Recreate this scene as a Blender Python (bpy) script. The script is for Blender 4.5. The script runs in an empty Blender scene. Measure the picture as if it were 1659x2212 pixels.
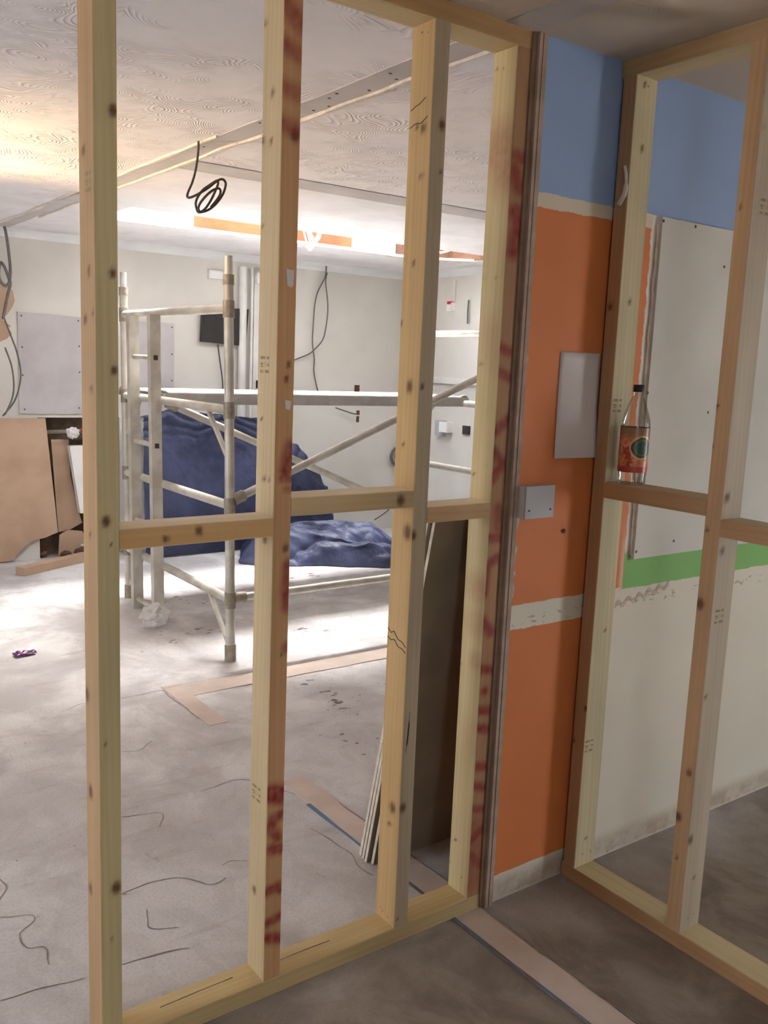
import bpy, math, random
from mathutils import Vector, Matrix, noise
random.seed(7)
CAM = {'loc': [-1.80436, -1.7814, 1.55813], 'right': [0.808995, -0.586424, 0.040426], 'up': [0.061571, 0.152932, 0.986317], 'fwd': [0.584582, 0.795436, -0.159828], 'f': 1967.54}
S2_PAINT = [([(-0.804, 2.291), (-0.761, 2.253)], 0.016, 0.75), ([(-0.802, 2.209), (-0.761, 2.195)], 0.014, 0.7), ([(-0.804, 2.124), (-0.762, 2.118)], 0.013, 0.6), ([(-0.802, 2.05), (-0.762, 2.043)], 0.013, 0.7), ([(-0.762, 1.365), (-0.775, 1.312)], 0.013, 0.9), ([(-0.783, 1.297), (-0.761, 1.294)], 0.008, 0.8), ([(-0.774, 1.271), (-0.759, 1.27)], 0.006, 0.6), ([(-0.761, 1.093), (-0.765, 1.042), (-0.761, 0.995)], 0.012, 0.9), ([(-0.762, 0.895)], 0.01, 0.8), ([(-0.798, 0.542), (-0.761, 0.535)], 0.014, 1), ([(-0.798, 0.53), (-0.761, 0.516)], 0.012, 1), ([(-0.761, 0.479), (-0.788, 0.471), (-0.792, 0.448), (-0.774, 0.419)], 0.01, 0.9), ([(-0.788, 0.394), (-0.761, 0.389)], 0.011, 1), ([(-0.8, 0.286), (-0.763, 0.291)], 0.01, 0.95), ([(-0.8, 0.201), (-0.762, 0.209)], 0.009, 0.9), ([(-0.799, 0.163), (-0.762, 0.149)], 0.011, 0.95)]
S4_PAINT = [([(-0.128, 2.093), (-0.099, 2.091)], 0.012, 0.8), ([(-0.13, 2.059), (-0.11, 2.021)], 0.016, 0.9), ([(-0.116, 1.957), (-0.103, 1.924), (-0.116, 1.859)], 0.016, 0.95), ([(-0.143, 1.618), (-0.109, 1.603)], 0.01, 0.85), ([(-0.141, 1.551), (-0.103, 1.538)], 0.01, 0.85), ([(-0.097, 1.425), (-0.14, 1.395)], 0.011, 0.85), ([(-0.14, 1.34), (-0.107, 1.307), (-0.14, 1.268)], 0.011, 0.9), ([(-0.111, 1.186), (-0.11, 1.133)], 0.012, 0.7), ([(-0.145, 1.105), (-0.101, 1.106)], 0.01, 0.9), ([(-0.107, 1.049), (-0.141, 1.029), (-0.145, 0.952)], 0.01, 0.9), ([(-0.144, 0.873), (-0.114, 0.84)], 0.012, 0.9), ([(-0.147, 0.737), (-0.105, 0.73)], 0.01, 0.95), ([(-0.123, 0.669)], 0.01, 0.9), ([(-0.143, 0.617), (-0.103, 0.61)], 0.01, 0.95), ([(-0.146, 0.565), (-0.098, 0.554)], 0.01, 0.95), ([(-0.144, 0.45), (-0.104, 0.443)], 0.01, 0.9), ([(-0.143, 0.392), (-0.102, 0.378)], 0.01, 0.85), ([(-0.142, 0.321), (-0.099, 0.312)], 0.009, 0.8), ([(-0.103, 0.248), (-0.145, 0.224)], 0.012, 0.9), ([(-0.146, 0.185), (-0.098, 0.138)], 0.012, 0.8), ([(-0.128, 0.259), (-0.129, 0.102)], 0.03, 0.45)]
S4_SIDE = [([(0.049, 2.118), (0.011, 2.073)], 0.05, 0.45), ([(0.031, 0.96)], 0.03, 0.35), ([(0.028, 0.863)], 0.03, 0.25), ([(0.022, 0.751)], 0.02, 0.3), ([(0.015, 0.522)], 0.04, 0.15), ([(0.04, 1.651), (0.007, 1.579)], 0.03, 0.15)]
S1_KNOT_F = [((-1.17, 1.711), 0.007), ((-1.187, 1.224), 0.009), ((-1.167, 2.01), 0.009), ((-1.171, 0.419), 0.011), ((-1.178, 1.177), 0.002), ((-1.168, 1.525), 0.007), ((-1.192, 0.754), 0.003), ((-1.181, 0.299), 0.003)]
S1_KNOT_S = [((0.059, 1.622), 0.008), ((0.015, 1.635), 0.004), ((0.034, 1.714), 0.008), ((0.028, 1.487), 0.006), ((0.058, 1.941), 0.008), ((0.043, 1.191), 0.005), ((0.076, 0.838), 0.012), ((0.059, 0.624), 0.012), ((0.067, 0.392), 0.01)]
S2_KNOT_F = [((-0.771, 1.133), 0.008), ((-0.772, 2.032), 0.01), ((-0.774, 1.549), 0.005), ((-0.779, 1.518), 0.006), ((-0.765, 0.276), 0.006), ((-0.779, 1.313), 0.006), ((-0.777, 1.746), 0.005), ((-0.775, 0.881), 0.003)]
S2_KNOT_S = [((0.041, 2.121), 0.007), ((0.081, 2.268), 0.006), ((0.082, 2.029), 0.007), ((0.047, 2.023), 0.006), ((0.038, 1.149), 0.008), ((0.048, 1.289), 0.006), ((0.026, 1.291), 0.004), ((0.057, 0.263), 0.008), ((0.077, 1.851), 0.003), ((0.039, 1.844), 0.003), ((0.065, 1.424), 0.003)]
S3_KNOT_F = [((-0.394, 1.507), 0.006), ((-0.4, 1.134), 0.009), ((-0.371, 2.125), 0.009), ((-0.368, 2.02), 0.004), ((-0.393, 0.394), 0.01), ((-0.394, 0.071), 0.003)]
S3_KNOT_S = [((0.051, 2.125), 0.006), ((0.03, 2.117), 0.009), ((0.029, 2.008), 0.006), ((0.045, 1.806), 0.005), ((0.02, 1.139), 0.015), ((0.031, 0.384), 0.012), ((0.04, 0.333), 0.006), ((0.052, 1.36), 0.005), ((0.038, 1.506), 0.012), ((0.087, 1.66), 0.006)]
S4_KNOT_S = [((0.071, 2.313), 0.004), ((0.049, 2.311), 0.004), ((0.08, 1.794), 0.004), ((0.029, 1.793), 0.004), ((0.07, 1.571), 0.005), ((0.078, 1.273), 0.004), ((0.028, 1.301), 0.004), ((0.081, 0.727), 0.004), ((0.063, 0.198), 0.003), ((0.081, 0.118), 0.004)]
B1_KNOT_F = [((-0.025, 1.744), 0.008), ((-0.051, 0.564), 0.006), ((-0.016, 0.449), 0.005)]
B2_KNOT_F = [((-0.398, 1.488), 0.005), ((-0.391, 1.384), 0.006), ((-0.404, 0.972), 0.012), ((-0.403, 1.169), 0.005), ((-0.422, 0.508), 0.008), ((-0.402, 0.373), 0.01), ((-0.41, 0.257), 0.004), ((-0.408, 1.973), 0.004)]
B1_KNOT_S = [((0.292, 2.171), 0.007), ((0.292, 1.76), 0.006), ((0.292, 0.135), 0.004), ((0.303, 0.801), 0.004), ((0.282, 2.335), 0.004)]
B2_KNOT_S = [((0.266, 1.258), 0.01), ((0.268, 1.119), 0.008), ((0.237, 2.233), 0.01), ((0.265, 2.155), 0.004), ((0.262, 0.726), 0.005), ((0.258, 0.319), 0.01), ((0.294, 0.198), 0.005), ((0.264, 1.238), 0.003)]
CRACKS = [[(-0.939, 0.614), (-0.837, 0.628), (-0.749, 0.593), (-0.699, 0.521), (-0.641, 0.531)], [(-0.778, 1.054), (-0.658, 1.011), (-0.68, 0.938), (-0.7, 0.922)], [(-1.257, 0.688), (-1.192, 0.652), (-1.186, 0.618), (-1.231, 0.573), (-1.23, 0.507), (-1.195, 0.485), (-1.202, 0.407)], [(-1.05, 0.309), (-0.966, 0.306), (-0.875, 0.276)], [(-0.901, 0.502), (-0.93, 0.423), (-0.865, 0.376)], [(-0.623, 0.599), (-0.587, 0.608), (-0.547, 0.576)], [(-0.394, 2.106), (-0.194, 2.116), (0.285, 2.121)], [(-0.476, 1.09), (-0.305, 1.095), (-0.224, 0.958), (-0.184, 0.892)], [(-0.272, 0.651), (-0.245, 0.493), (-0.259, 0.378), (-0.25, 0.304)], [(-1.341, 0.333), (-1.255, 0.33), (-1.142, 0.31)], [(-1.209, 0.89), (-1.212, 0.834), (-1.238, 0.768)], [(-0.677, 2.077), (-0.558, 2.135), (-0.471, 2.021)], [(-0.156, 0.26), (-0.158, 0.201)], [(-0.595, 1.555), (-0.528, 1.541), (-0.448, 1.598)]]
MARKS = [[(0.577, 3.528), (0.643, 3.533)], [(1.026, 3.429), (1.177, 3.448)], [(1.467, 3.826), (1.71, 3.837)], [(0.461, 1.685), (0.509, 1.52)], [(0.348, 1.547), (0.406, 1.481)], [(0.877, 2.614), (0.928, 2.619)], [(0.31, 2.868), (0.568, 2.919)], [(-0.052, 2.776), (0.168, 2.797)], [(0.425, 1.926), (0.516, 1.813)], [(0.222, 1.202), (0.25, 1.174)], [(1.161, 4.105), (1.367, 4.172)]]
COIL = [(-0.21, 1.72, 2.4), (-0.207, 1.72, 2.352), (-0.213, 1.72, 2.29), (-0.226, 1.72, 2.241), (-0.244, 1.72, 2.203), (-0.253, 1.72, 2.181), (-0.245, 1.72, 2.177), (-0.216, 1.72, 2.193), (-0.176, 1.72, 2.221), (-0.143, 1.72, 2.249), (-0.114, 1.72, 2.264), (-0.094, 1.72, 2.256), (-0.09, 1.72, 2.237), (-0.099, 1.72, 2.205), (-0.125, 1.72, 2.17), (-0.156, 1.72, 2.144), (-0.186, 1.72, 2.131), (-0.209, 1.72, 2.127), (-0.221, 1.72, 2.139), (-0.228, 1.72, 2.156), (-0.222, 1.72, 2.178), (-0.198, 1.72, 2.21), (-0.163, 1.72, 2.236), (-0.127, 1.72, 2.259), (-0.12, 1.72, 2.245), (-0.128, 1.72, 2.219), (-0.142, 1.72, 2.189), (-0.162, 1.72, 2.159), (-0.182, 1.72, 2.139), (-0.202, 1.72, 2.128), (-0.215, 1.72, 2.137), (-0.21, 1.72, 2.158), (-0.186, 1.72, 2.188), (-0.156, 1.72, 2.214), (-0.126, 1.72, 2.228), (-0.11, 1.72, 2.225), (-0.108, 1.72, 2.208), (-0.122, 1.72, 2.184), (-0.146, 1.72, 2.156)]
CABLE_L1 = [(-0.118, 5.1, 2.401), (-0.104, 5.1, 2.324), (-0.089, 5.1, 2.184), (-0.085, 5.1, 2.088), (-0.096, 5.1, 2.017), (-0.125, 5.1, 1.996), (-0.161, 5.1, 2.05), (-0.152, 5.1, 2.146), (-0.128, 5.1, 2.132), (-0.098, 5.1, 2.055), (-0.087, 5.1, 2.008), (-0.108, 5.1, 1.927), (-0.143, 5.1, 1.763)]
CABLE_L2 = [(-0.142, 5.1, 1.795), (-0.098, 5.1, 1.669), (-0.054, 5.1, 1.54), (-0.031, 5.1, 1.408), (-0.04, 5.1, 1.308), (-0.078, 5.1, 1.191), (-0.16, 5.1, 1.084)]
CABLE_L3 = [(-0.148, 5.1, 1.568), (-0.107, 5.1, 1.439), (-0.095, 5.1, 1.307), (-0.11, 5.1, 1.208), (-0.16, 5.1, 1.097)]
CABLE_W1 = [(2.558, 5.15, 2.383), (2.547, 5.15, 2.284), (2.48, 5.15, 2.16), (2.451, 5.15, 2.04), (2.442, 5.15, 1.881), (2.438, 5.15, 1.721), (2.461, 5.15, 1.582), (2.46, 5.15, 1.481), (2.482, 5.15, 1.38), (2.509, 5.15, 1.299)]
CABLE_W2 = [(2.556, 5.13, 2.324), (2.544, 5.13, 2.244), (2.569, 5.13, 2.088), (2.573, 5.13, 1.968), (2.554, 5.13, 1.827), (2.528, 5.13, 1.745), (2.463, 5.13, 1.674), (2.389, 5.13, 1.619), (2.287, 5.13, 1.579), (2.114, 5.13, 1.51)]
CABLE_TV = [(1.535, 5.15, 1.664), (1.562, 5.15, 1.492), (1.58, 5.15, 1.379), (1.585, 5.15, 1.284)]
COILW = [(3.699, 5.13, 0.825), (3.585, 5.13, 0.841), (3.457, 5.13, 0.816), (3.366, 5.13, 0.765), (3.331, 5.13, 0.699), (3.362, 5.13, 0.632), (3.447, 5.13, 0.593), (3.571, 5.13, 0.589), (3.683, 5.13, 0.622), (3.725, 5.13, 0.689), (3.645, 5.13, 0.768), (3.53, 5.13, 0.806), (3.421, 5.13, 0.772), (3.386, 5.13, 0.698), (3.429, 5.13, 0.616)]
WIRE_N = [(3.181, 5.15, 0.096), (3.314, 5.15, 0.164), (3.421, 5.15, 0.248)]
SKYV = [[(1.483, 3.75, 2.444), (1.504, 3.75, 2.383), (1.528, 3.75, 2.324), (1.536, 3.75, 2.304)], [(1.509, 3.75, 2.444), (1.533, 3.75, 2.386), (1.55, 3.75, 2.311)], [(1.524, 3.75, 2.446), (1.559, 3.75, 2.374), (1.547, 3.75, 2.305)], [(1.531, 3.75, 2.444), (1.547, 3.75, 2.418), (1.585, 3.75, 2.376), (1.613, 3.75, 2.426), (1.62, 3.75, 2.442)], [(1.517, 3.75, 2.436), (1.548, 3.75, 2.388), (1.571, 3.75, 2.366), (1.602, 3.75, 2.424), (1.605, 3.75, 2.443)], [(1.628, 3.75, 2.443), (1.614, 3.75, 2.395), (1.578, 3.75, 2.354), (1.55, 3.75, 2.311)]]
STAMPS = {'S1': [('X', (-1.205, 0.031, 1.88), 0.03)], 'S2': [('X', (-0.804, 0.054, 1.547), 0.04), ('X', (-0.804, 0.055, 0.519), 0.04)], 'B1': [('Y', (0.274, -0.056, 1.469), 0.034), ('Y', (0.27, -0.056, 0.442), 0.034)], 'B2': [('Y', (0.299, -0.44, 1.976), 0.04), ('Y', (0.283, -0.44, 0.943), 0.036)]}
NAILS = {'S3': [('X', (-0.404, 0.069, 0.074)), ('X', (-0.404, 0.054, 0.07)), ('X', (-0.404, 0.031, 0.064)), ('X', (-0.404, 0.049, 2.335)), ('X', (-0.404, 0.027, 2.33))], 'S4': [('X', (-0.14, 0.029, 0.097)), ('X', (-0.14, 0.071, 2.311)), ('X', (-0.14, 0.049, 2.31))], 'B1': [('Y', (0.281, -0.056, 0.084)), ('Y', (0.317, -0.056, 0.084)), ('Y', (0.278, -0.056, 2.328)), ('Y', (0.295, -0.056, 2.332))], 'B2': [('Y', (0.283, -0.44, 0.077)), ('Y', (0.307, -0.44, 0.082))]}
BOARD_SCREWS = [(0.466, 2.005), (0.619, 2.007), (0.461, 1.506), (0.783, 1.904), (0.655, 1.036), (0.876, 1.166), (0.772, 1.448), (0.865, 1.184), (0.471, 1.017)]
PANEL_SCREWS = [(-0.0, 1.798), (0.407, 1.786), (0.001, 1.575), (0.412, 1.6), (0.0, 1.376), (0.412, 1.407), (0.008, 1.128), (0.405, 1.14)]
PANEL2_SCREWS = [(1.145, 1.78), (1.145, 1.57), (1.146, 1.362), (0.961, 1.336)]


# ------------------------------------------------------------------ camera
scene = bpy.context.scene
COL = scene.collection
_r, _u, _f = Vector(CAM['right']), Vector(CAM['up']), Vector(CAM['fwd'])
cam_data = bpy.data.cameras.new('camera'); cam = bpy.data.objects.new('camera', cam_data); COL.objects.link(cam)
cam.matrix_world = Matrix(((_r.x, _u.x, -_f.x, CAM['loc'][0]), (_r.y, _u.y, -_f.y, CAM['loc'][1]), (_r.z, _u.z, -_f.z, CAM['loc'][2]), (0, 0, 0, 1)))
cam_data.sensor_fit = 'HORIZONTAL'; cam_data.sensor_width = 36.0; cam_data.lens = 36.0 * CAM['f'] / 1659.0
cam_data.clip_start = 0.05
scene.camera = cam

# ------------------------------------------------------------------ sky, sun, exposure
world = bpy.data.worlds.new('overcast_sky'); scene.world = world; world.use_nodes = True
bg = world.node_tree.nodes['Background']; bg.inputs['Color'].default_value = (0.86, 0.92, 1.0, 1); bg.inputs['Strength'].default_value = 11.0
sun_data = bpy.data.lights.new('sun', 'SUN'); sun_data.energy = 42.0; sun_data.angle = math.radians(45); sun_data.color = (1.0, 0.97, 0.94)
sun = bpy.data.objects.new('sun', sun_data); COL.objects.link(sun); sun.location = (6, 6, 8)
sun.rotation_euler = Vector((-0.20, -0.26, -1.0)).to_track_quat('-Z', 'Y').to_euler()
def portal(name, loc, direction, sx, sy):
    d = bpy.data.lights.new(name, 'AREA'); d.shape = 'RECTANGLE'; d.size = sx; d.size_y = sy; d.cycles.is_portal = True
    o = bpy.data.objects.new(name, d); COL.objects.link(o); o.location = loc
    o.rotation_euler = Vector(direction).to_track_quat('-Z', 'Y').to_euler(); return o
portal('skylight_portal', (1.675, 3.855, 2.86), (0, 0, -1), 2.95, 0.62)
portal('window_portal', (-4.76, 1.6, 1.3), (1, 0, 0), 1.8, 1.4)
portal('door_portal', (3.46, -2.15, .95), (-1, 0, 0), .9, 1.9)
portal('fill_window_portal', (-2.4, -4.06, 1.5), (0, 1, 0), .8, .8)  # for the added window that brightens the near room
scene.view_settings.view_transform = 'Standard'; scene.view_settings.look = 'None'; scene.view_settings.gamma = 1.0
scene.view_settings.use_curve_mapping = False
scene.view_settings.exposure = 0.36
scene.cycles.use_denoising = True
scene.cycles.use_adaptive_sampling = True; scene.cycles.adaptive_threshold = 0.2; scene.cycles.adaptive_min_samples = 16; scene.cycles.use_light_tree = False
scene.cycles.max_bounces = 6; scene.cycles.diffuse_bounces = 4; scene.cycles.glossy_bounces = 2; scene.cycles.transparent_max_bounces = 12
scene.cycles.sample_clamp_indirect = 12.0; scene.cycles.caustics_reflective = False; scene.cycles.caustics_refractive = False

# ------------------------------------------------------------------ helpers
def lin(r, g=None, b=None):
    if g is None: r, g, b = r
    f = lambda v: (v / 255 / 12.92) if v / 255 <= 0.04045 else ((v / 255 + 0.055) / 1.055) ** 2.4
    return (f(r), f(g), f(b))
def tag(o, label=None, cat=None, group=None, kind=None):
    if label: o['label'] = label
    if cat: o['category'] = cat
    if group: o['group'] = group
    if kind: o['kind'] = kind
    return o
def thing(name, loc, label, cat, group=None):
    o = bpy.data.objects.new(name, None); COL.objects.link(o); o.location = loc; o.empty_display_size = 0.1
    return tag(o, label, cat, group)
def world_origin(p):
    v = Vector((0, 0, 0))
    while p is not None: v = v + Vector(p.location); p = p.parent
    return v
class MB:
    def __init__(s): s.v = []; s.f = []; s.m = []
    def quad_box(s, p0, p1, mi=0):
        x0, y0, z0 = p0; x1, y1, z1 = p1; b = len(s.v)
        s.v += [(x0,y0,z0),(x1,y0,z0),(x1,y1,z0),(x0,y1,z0),(x0,y0,z1),(x1,y0,z1),(x1,y1,z1),(x0,y1,z1)]
        s.f += [tuple(b+i for i in q) for q in ((0,3,2,1),(4,5,6,7),(0,1,5,4),(1,2,6,5),(2,3,7,6),(3,0,4,7))]; s.m += [mi]*6
        return s
    def bar(s, a, b, w, h, up=(0,0,1)):
        a, b = Vector(a), Vector(b); d = (b-a).normalized(); u = Vector(up)
        sx = d.cross(u).normalized()*w/2; sy = sx.cross(d).normalized()*h/2; n = len(s.v)
        for c in (a, b): s.v += [tuple(c-sx-sy), tuple(c+sx-sy), tuple(c+sx+sy), tuple(c-sx+sy)]
        s.f += [tuple(n+i for i in q) for q in ((0,1,2,3),(7,6,5,4),(0,4,5,1),(1,5,6,2),(2,6,7,3),(3,7,4,0))]; s.m += [0]*6
        return s
    def tube(s, pts, r, n=12, cap=True):
        pts = [Vector(p) for p in pts]; base = len(s.v); k = len(pts); nrm = None
        for i, p in enumerate(pts):
            d = (pts[min(i+1,k-1)] - pts[max(i-1,0)]).normalized()
            if nrm is None: nrm = d.orthogonal().normalized()
            nrm = (nrm - d*nrm.dot(d)).normalized(); bn = d.cross(nrm)
            rr = r[i] if isinstance(r, (list, tuple)) else r
            for j in range(n):
                a = 2*math.pi*j/n; s.v.append(tuple(p + (nrm*math.cos(a) + bn*math.sin(a))*rr))
        for i in range(k-1):
            for j in range(n):
                s.f.append((base+i*n+j, base+i*n+(j+1)%n, base+(i+1)*n+(j+1)%n, base+(i+1)*n+j)); s.m.append(0)
        if cap:
            s.f.append(tuple(base+j for j in reversed(range(n)))); s.f.append(tuple(base+(k-1)*n+j for j in range(n))); s.m += [0, 0]
        return s
    def lathe(s, c, prof, n=28):
        b = len(s.v)
        for (r, z) in prof:
            for j in range(n):
                a = 2*math.pi*j/n; s.v.append((c[0]+r*math.cos(a), c[1]+r*math.sin(a), c[2]+z))
        for i in range(len(prof)-1):
            for j in range(n):
                s.f.append((b+i*n+j, b+i*n+(j+1)%n, b+(i+1)*n+(j+1)%n, b+(i+1)*n+j)); s.m.append(0)
        return s
    def prism(s, poly, axis, a, b):
        # poly: 2-D outline, extruded along axis from a to b
        def P(u, v, w): return (w, u, v) if axis == 'x' else (u, w, v) if axis == 'y' else (u, v, w)
        n = len(poly); k = len(s.v)
        s.v += [P(u, v, a) for u, v in poly] + [P(u, v, b) for u, v in poly]
        s.f.append(tuple(range(k, k+n))); s.f.append(tuple(range(k+2*n-1, k+n-1, -1))); s.m += [0, 0]
        for i in range(n):
            j = (i+1) % n; s.f.append((k+i, k+n+i, k+n+j, k+j)); s.m.append(0)
        return s
    def grid(s, fn, nu, nv):
        b = len(s.v)
        for i in range(nu+1):
            for j in range(nv+1): s.v.append(tuple(fn(i/nu, j/nv)))
        for i in range(nu):
            for j in range(nv):
                s.f.append((b+i*(nv+1)+j, b+(i+1)*(nv+1)+j, b+(i+1)*(nv+1)+j+1, b+i*(nv+1)+j+1)); s.m.append(0)
        return s
    def build(s, name, mat, parent=None, smooth=False, fix=True):
        me = bpy.data.meshes.new(name); o0 = world_origin(parent)
        me.from_pydata([(x-o0.x, y-o0.y, z-o0.z) for x, y, z in s.v], [], s.f)
        for m in (mat if isinstance(mat, (list, tuple)) else [mat]): me.materials.append(m)
        if any(s.m): me.polygons.foreach_set('material_index', s.m)
        if fix:
            import bmesh
            bm = bmesh.new(); bm.from_mesh(me); bmesh.ops.recalc_face_normals(bm, faces=bm.faces); bm.to_mesh(me); bm.free()
        if smooth:
            me.polygons.foreach_set('use_smooth', [True]*len(me.polygons))
            if smooth == 'auto': me.set_sharp_from_angle(angle=math.radians(40))
        me.update()
        o = bpy.data.objects.new(name, me); COL.objects.link(o); o.parent = parent
        return o
def spline(pts, n=6):
    P = [Vector(p) for p in pts]; out = []
    for i in range(len(P)-1):
        a, b, c, d = P[max(i-1,0)], P[i], P[i+1], P[min(i+2,len(P)-1)]
        for k in range(n):
            t = k/n; out.append(0.5*((2*b)+(c-a)*t+(2*a-5*b+4*c-d)*t*t+(3*b-a-3*c+d)*t**3))
    out.append(P[-1]); return [tuple(v) for v in out]

# ------------------------------------------------------------------ materials
class NT:
    def __init__(s, name):
        s.mat = bpy.data.materials.new(name); s.mat.use_nodes = True; s.t = s.mat.node_tree
        s.bsdf = s.t.nodes['Principled BSDF']; s.out = s.t.nodes['Material Output']; s._co = None
    def n(s, typ, **kw):
        nd = s.t.nodes.new(typ)
        for k, v in kw.items(): setattr(nd, k, v)
        return nd
    def L(s, a, b): s.t.links.new(a, b)
    def put(s, sock, v):
        if isinstance(v, (int, float)): sock.default_value = v
        elif isinstance(v, (tuple, list)): sock.default_value = tuple(v) + ((1,) if len(v) == 3 and sock.type == 'RGBA' else ())
        else: s.L(v, sock)
    def co(s):
        if s._co is None: s._co = s.n('ShaderNodeTexCoord').outputs['Object']
        return s._co
    def xyz(s, v=None):
        nd = s.n('ShaderNodeSeparateXYZ'); s.L(v or s.co(), nd.inputs[0]); return nd.outputs
    def m(s, op, a, b=0.0, c=0.0):
        nd = s.n('ShaderNodeMath', operation=op); s.put(nd.inputs[0], a); s.put(nd.inputs[1], b)
        if op in ('SMOOTH_MIN', 'SMOOTH_MAX', 'MULTIPLY_ADD'): s.put(nd.inputs[2], c)
        return nd.outputs[0]
    def step(s, v, a, b):   # 0 below a, 1 above b
        nd = s.n('ShaderNodeMapRange', interpolation_type='SMOOTHSTEP'); s.put(nd.inputs['Value'], v)
        nd.inputs['From Min'].default_value = a; nd.inputs['From Max'].default_value = b; return nd.outputs['Result']
    def noise(s, scale, detail=4, rough=0.55, vec=None, dist=0.0, out='Fac'):
        nd = s.n('ShaderNodeTexNoise'); s.L(vec or s.co(), nd.inputs['Vector']); nd.inputs['Scale'].default_value = scale
        nd.inputs['Detail'].default_value = min(detail, 4); nd.inputs['Roughness'].default_value = rough; nd.inputs['Distortion'].default_value = dist
        return nd.outputs[out]
    def scaled(s, sc, vec=None):
        nd = s.n('ShaderNodeMapping'); s.L(vec or s.co(), nd.inputs[0]); nd.inputs['Scale'].default_value = sc; return nd.outputs[0]
    def mix(s, fac, a, b, blend='MIX'):
        nd = s.n('ShaderNodeMix', data_type='RGBA', blend_type=blend); s.put(nd.inputs[0], fac); s.put(nd.inputs[6], a); s.put(nd.inputs[7], b); return nd.outputs[2]
    def bump(s, h, strength=0.3, dist=0.01):
        nd = s.n('ShaderNodeBump'); nd.inputs['Strength'].default_value = strength; nd.inputs['Distance'].default_value = dist
        s.L(h, nd.inputs['Height']); s.L(nd.outputs[0], s.bsdf.inputs['Normal'])
    def done(s, color, rough=0.8, metal=0.0, spec=0.3):
        s.put(s.bsdf.inputs['Base Color'], color); s.put(s.bsdf.inputs['Roughness'], rough)
        s.bsdf.inputs['Metallic'].default_value = metal; s.bsdf.inputs['Specular IOR Level'].default_value = spec
        return s.mat
def surf(name, c1, c2=None, scale=8, rough=0.8, metal=0.0, bump=0.0, bscale=40, spec=0.3, lo=0.35, hi=0.65, bdist=0.004, detail=3):
    t = NT(name); c = c1
    if c2 is not None: c = t.mix(t.step(t.noise(scale, detail), lo, hi), c1, c2)
    if bump: t.bump(t.noise(bscale, 2), bump, bdist)
    return t.done(c, rough, metal, spec)

M = {}
# timber: colour attribute 'tim' carries the board's colour (with painted light on nogging tops), knots and sprayed marks; 'gc' runs along the grain
t = NT('timber'); at = t.n('ShaderNodeAttribute', attribute_name='tim'); gc = t.n('ShaderNodeAttribute', attribute_name='gc').outputs['Vector']
fine = t.noise(1.0, 2, 0.6, t.scaled((260, 260, 4), gc)); broad = t.noise(1.0, 2, 0.5, t.scaled((70, 70, 1.3), gc), 0.4)
wave = t.n('ShaderNodeTexWave', wave_type='BANDS', bands_direction='DIAGONAL'); t.L(t.scaled((22, 22, 0.5), gc), wave.inputs['Vector'])
wave.inputs['Scale'].default_value = 1.6; wave.inputs['Distortion'].default_value = 5; wave.inputs['Detail'].default_value = 2; wave.inputs['Detail Scale'].default_value = 0.6
c = t.mix(t.m('MULTIPLY', t.step(broad, 0.35, 0.75), 0.35), at.outputs['Color'], (0.86, 0.76, 0.62), 'MULTIPLY')
c = t.mix(t.m('MULTIPLY', wave.outputs['Fac'], 0.22), c, (0.84, 0.72, 0.58), 'MULTIPLY')
c = t.mix(t.m('MULTIPLY', t.step(fine, 0.45, 0.8), 0.25), c, (0.78, 0.68, 0.56), 'MULTIPLY')
t.bump(fine, 0.12, 0.002); M['timber'] = t.done(c, 0.68, 0, 0.3)

def artex_height(t):
    v = t.n('ShaderNodeTexVoronoi', feature='F1'); nv = t.noise(2.5, 1, 0.5, None, 0, 'Color')
    a = t.n('ShaderNodeVectorMath', operation='MULTIPLY_ADD'); t.L(nv, a.inputs[0]); a.inputs[1].default_value = (.8, .8, .8); t.L(t.co(), a.inputs[2])
    t.L(a.outputs[0], v.inputs['Vector']); v.inputs['Scale'].default_value = 4.2
    rings = t.m('SINE', t.m('MULTIPLY', v.outputs['Distance'], 85.0))
    ridge = t.m('POWER', t.m('MULTIPLY_ADD', rings, 0.5, 0.5), 2.0)
    n2 = t.noise(3.0, 3, 0.7)
    return t.m('MULTIPLY_ADD', ridge, t.step(n2, 0.42, 0.62), t.m('MULTIPLY', n2, 1.6)), n2
t = NT('ceiling_artex'); x, y, z = t.xyz(); ah, n2 = artex_height(t)
white = t.mix(t.step(n2, 0.35, 0.7), lin(236, 232, 233), lin(226, 220, 220))
near = t.step(y, -0.02, 0.06)
c = t.mix(near, lin(200, 188, 174), white)
smooth_zone = t.m('MULTIPLY', t.step(x, -0.2, -0.05), t.step(y, 2.15, 2.3))
rough_zone = t.m('MULTIPLY', t.m('SUBTRACT', 1.0, smooth_zone), t.m('MULTIPLY_ADD', near, 0.85, 0.15))
t.bump(t.m('MULTIPLY', ah, rough_zone), 0.5, 0.006); M['ceiling'] = t.done(c, 0.85)

t = NT('concrete_floor'); x, y, z = t.xyz()
nA = t.noise(1.7, 4, 0.62, None, 0.5); nB = t.noise(4.6, 4, 0.66, t.scaled((1.3, 0.9, 1)), 0.6); nS = t.noise(1.0, 3, 0.7, t.scaled((2.0, 11, 1))); nG = t.noise(110, 1, 0.6)
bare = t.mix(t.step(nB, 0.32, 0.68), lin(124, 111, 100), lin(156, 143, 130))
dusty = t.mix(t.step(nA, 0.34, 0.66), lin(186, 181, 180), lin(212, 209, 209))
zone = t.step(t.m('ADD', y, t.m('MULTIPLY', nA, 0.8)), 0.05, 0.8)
c = t.mix(zone, bare, dusty)  # far floor paler: part dust, part daylight painted into the colour
c = t.mix(t.m('MULTIPLY', t.m('MULTIPLY', t.step(nA, 0.47, 0.62), t.step(y, 0.6, 2.6)), 0.7), c, lin(226, 223, 220))  # whitened further back, again dust mixed with painted light
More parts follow.
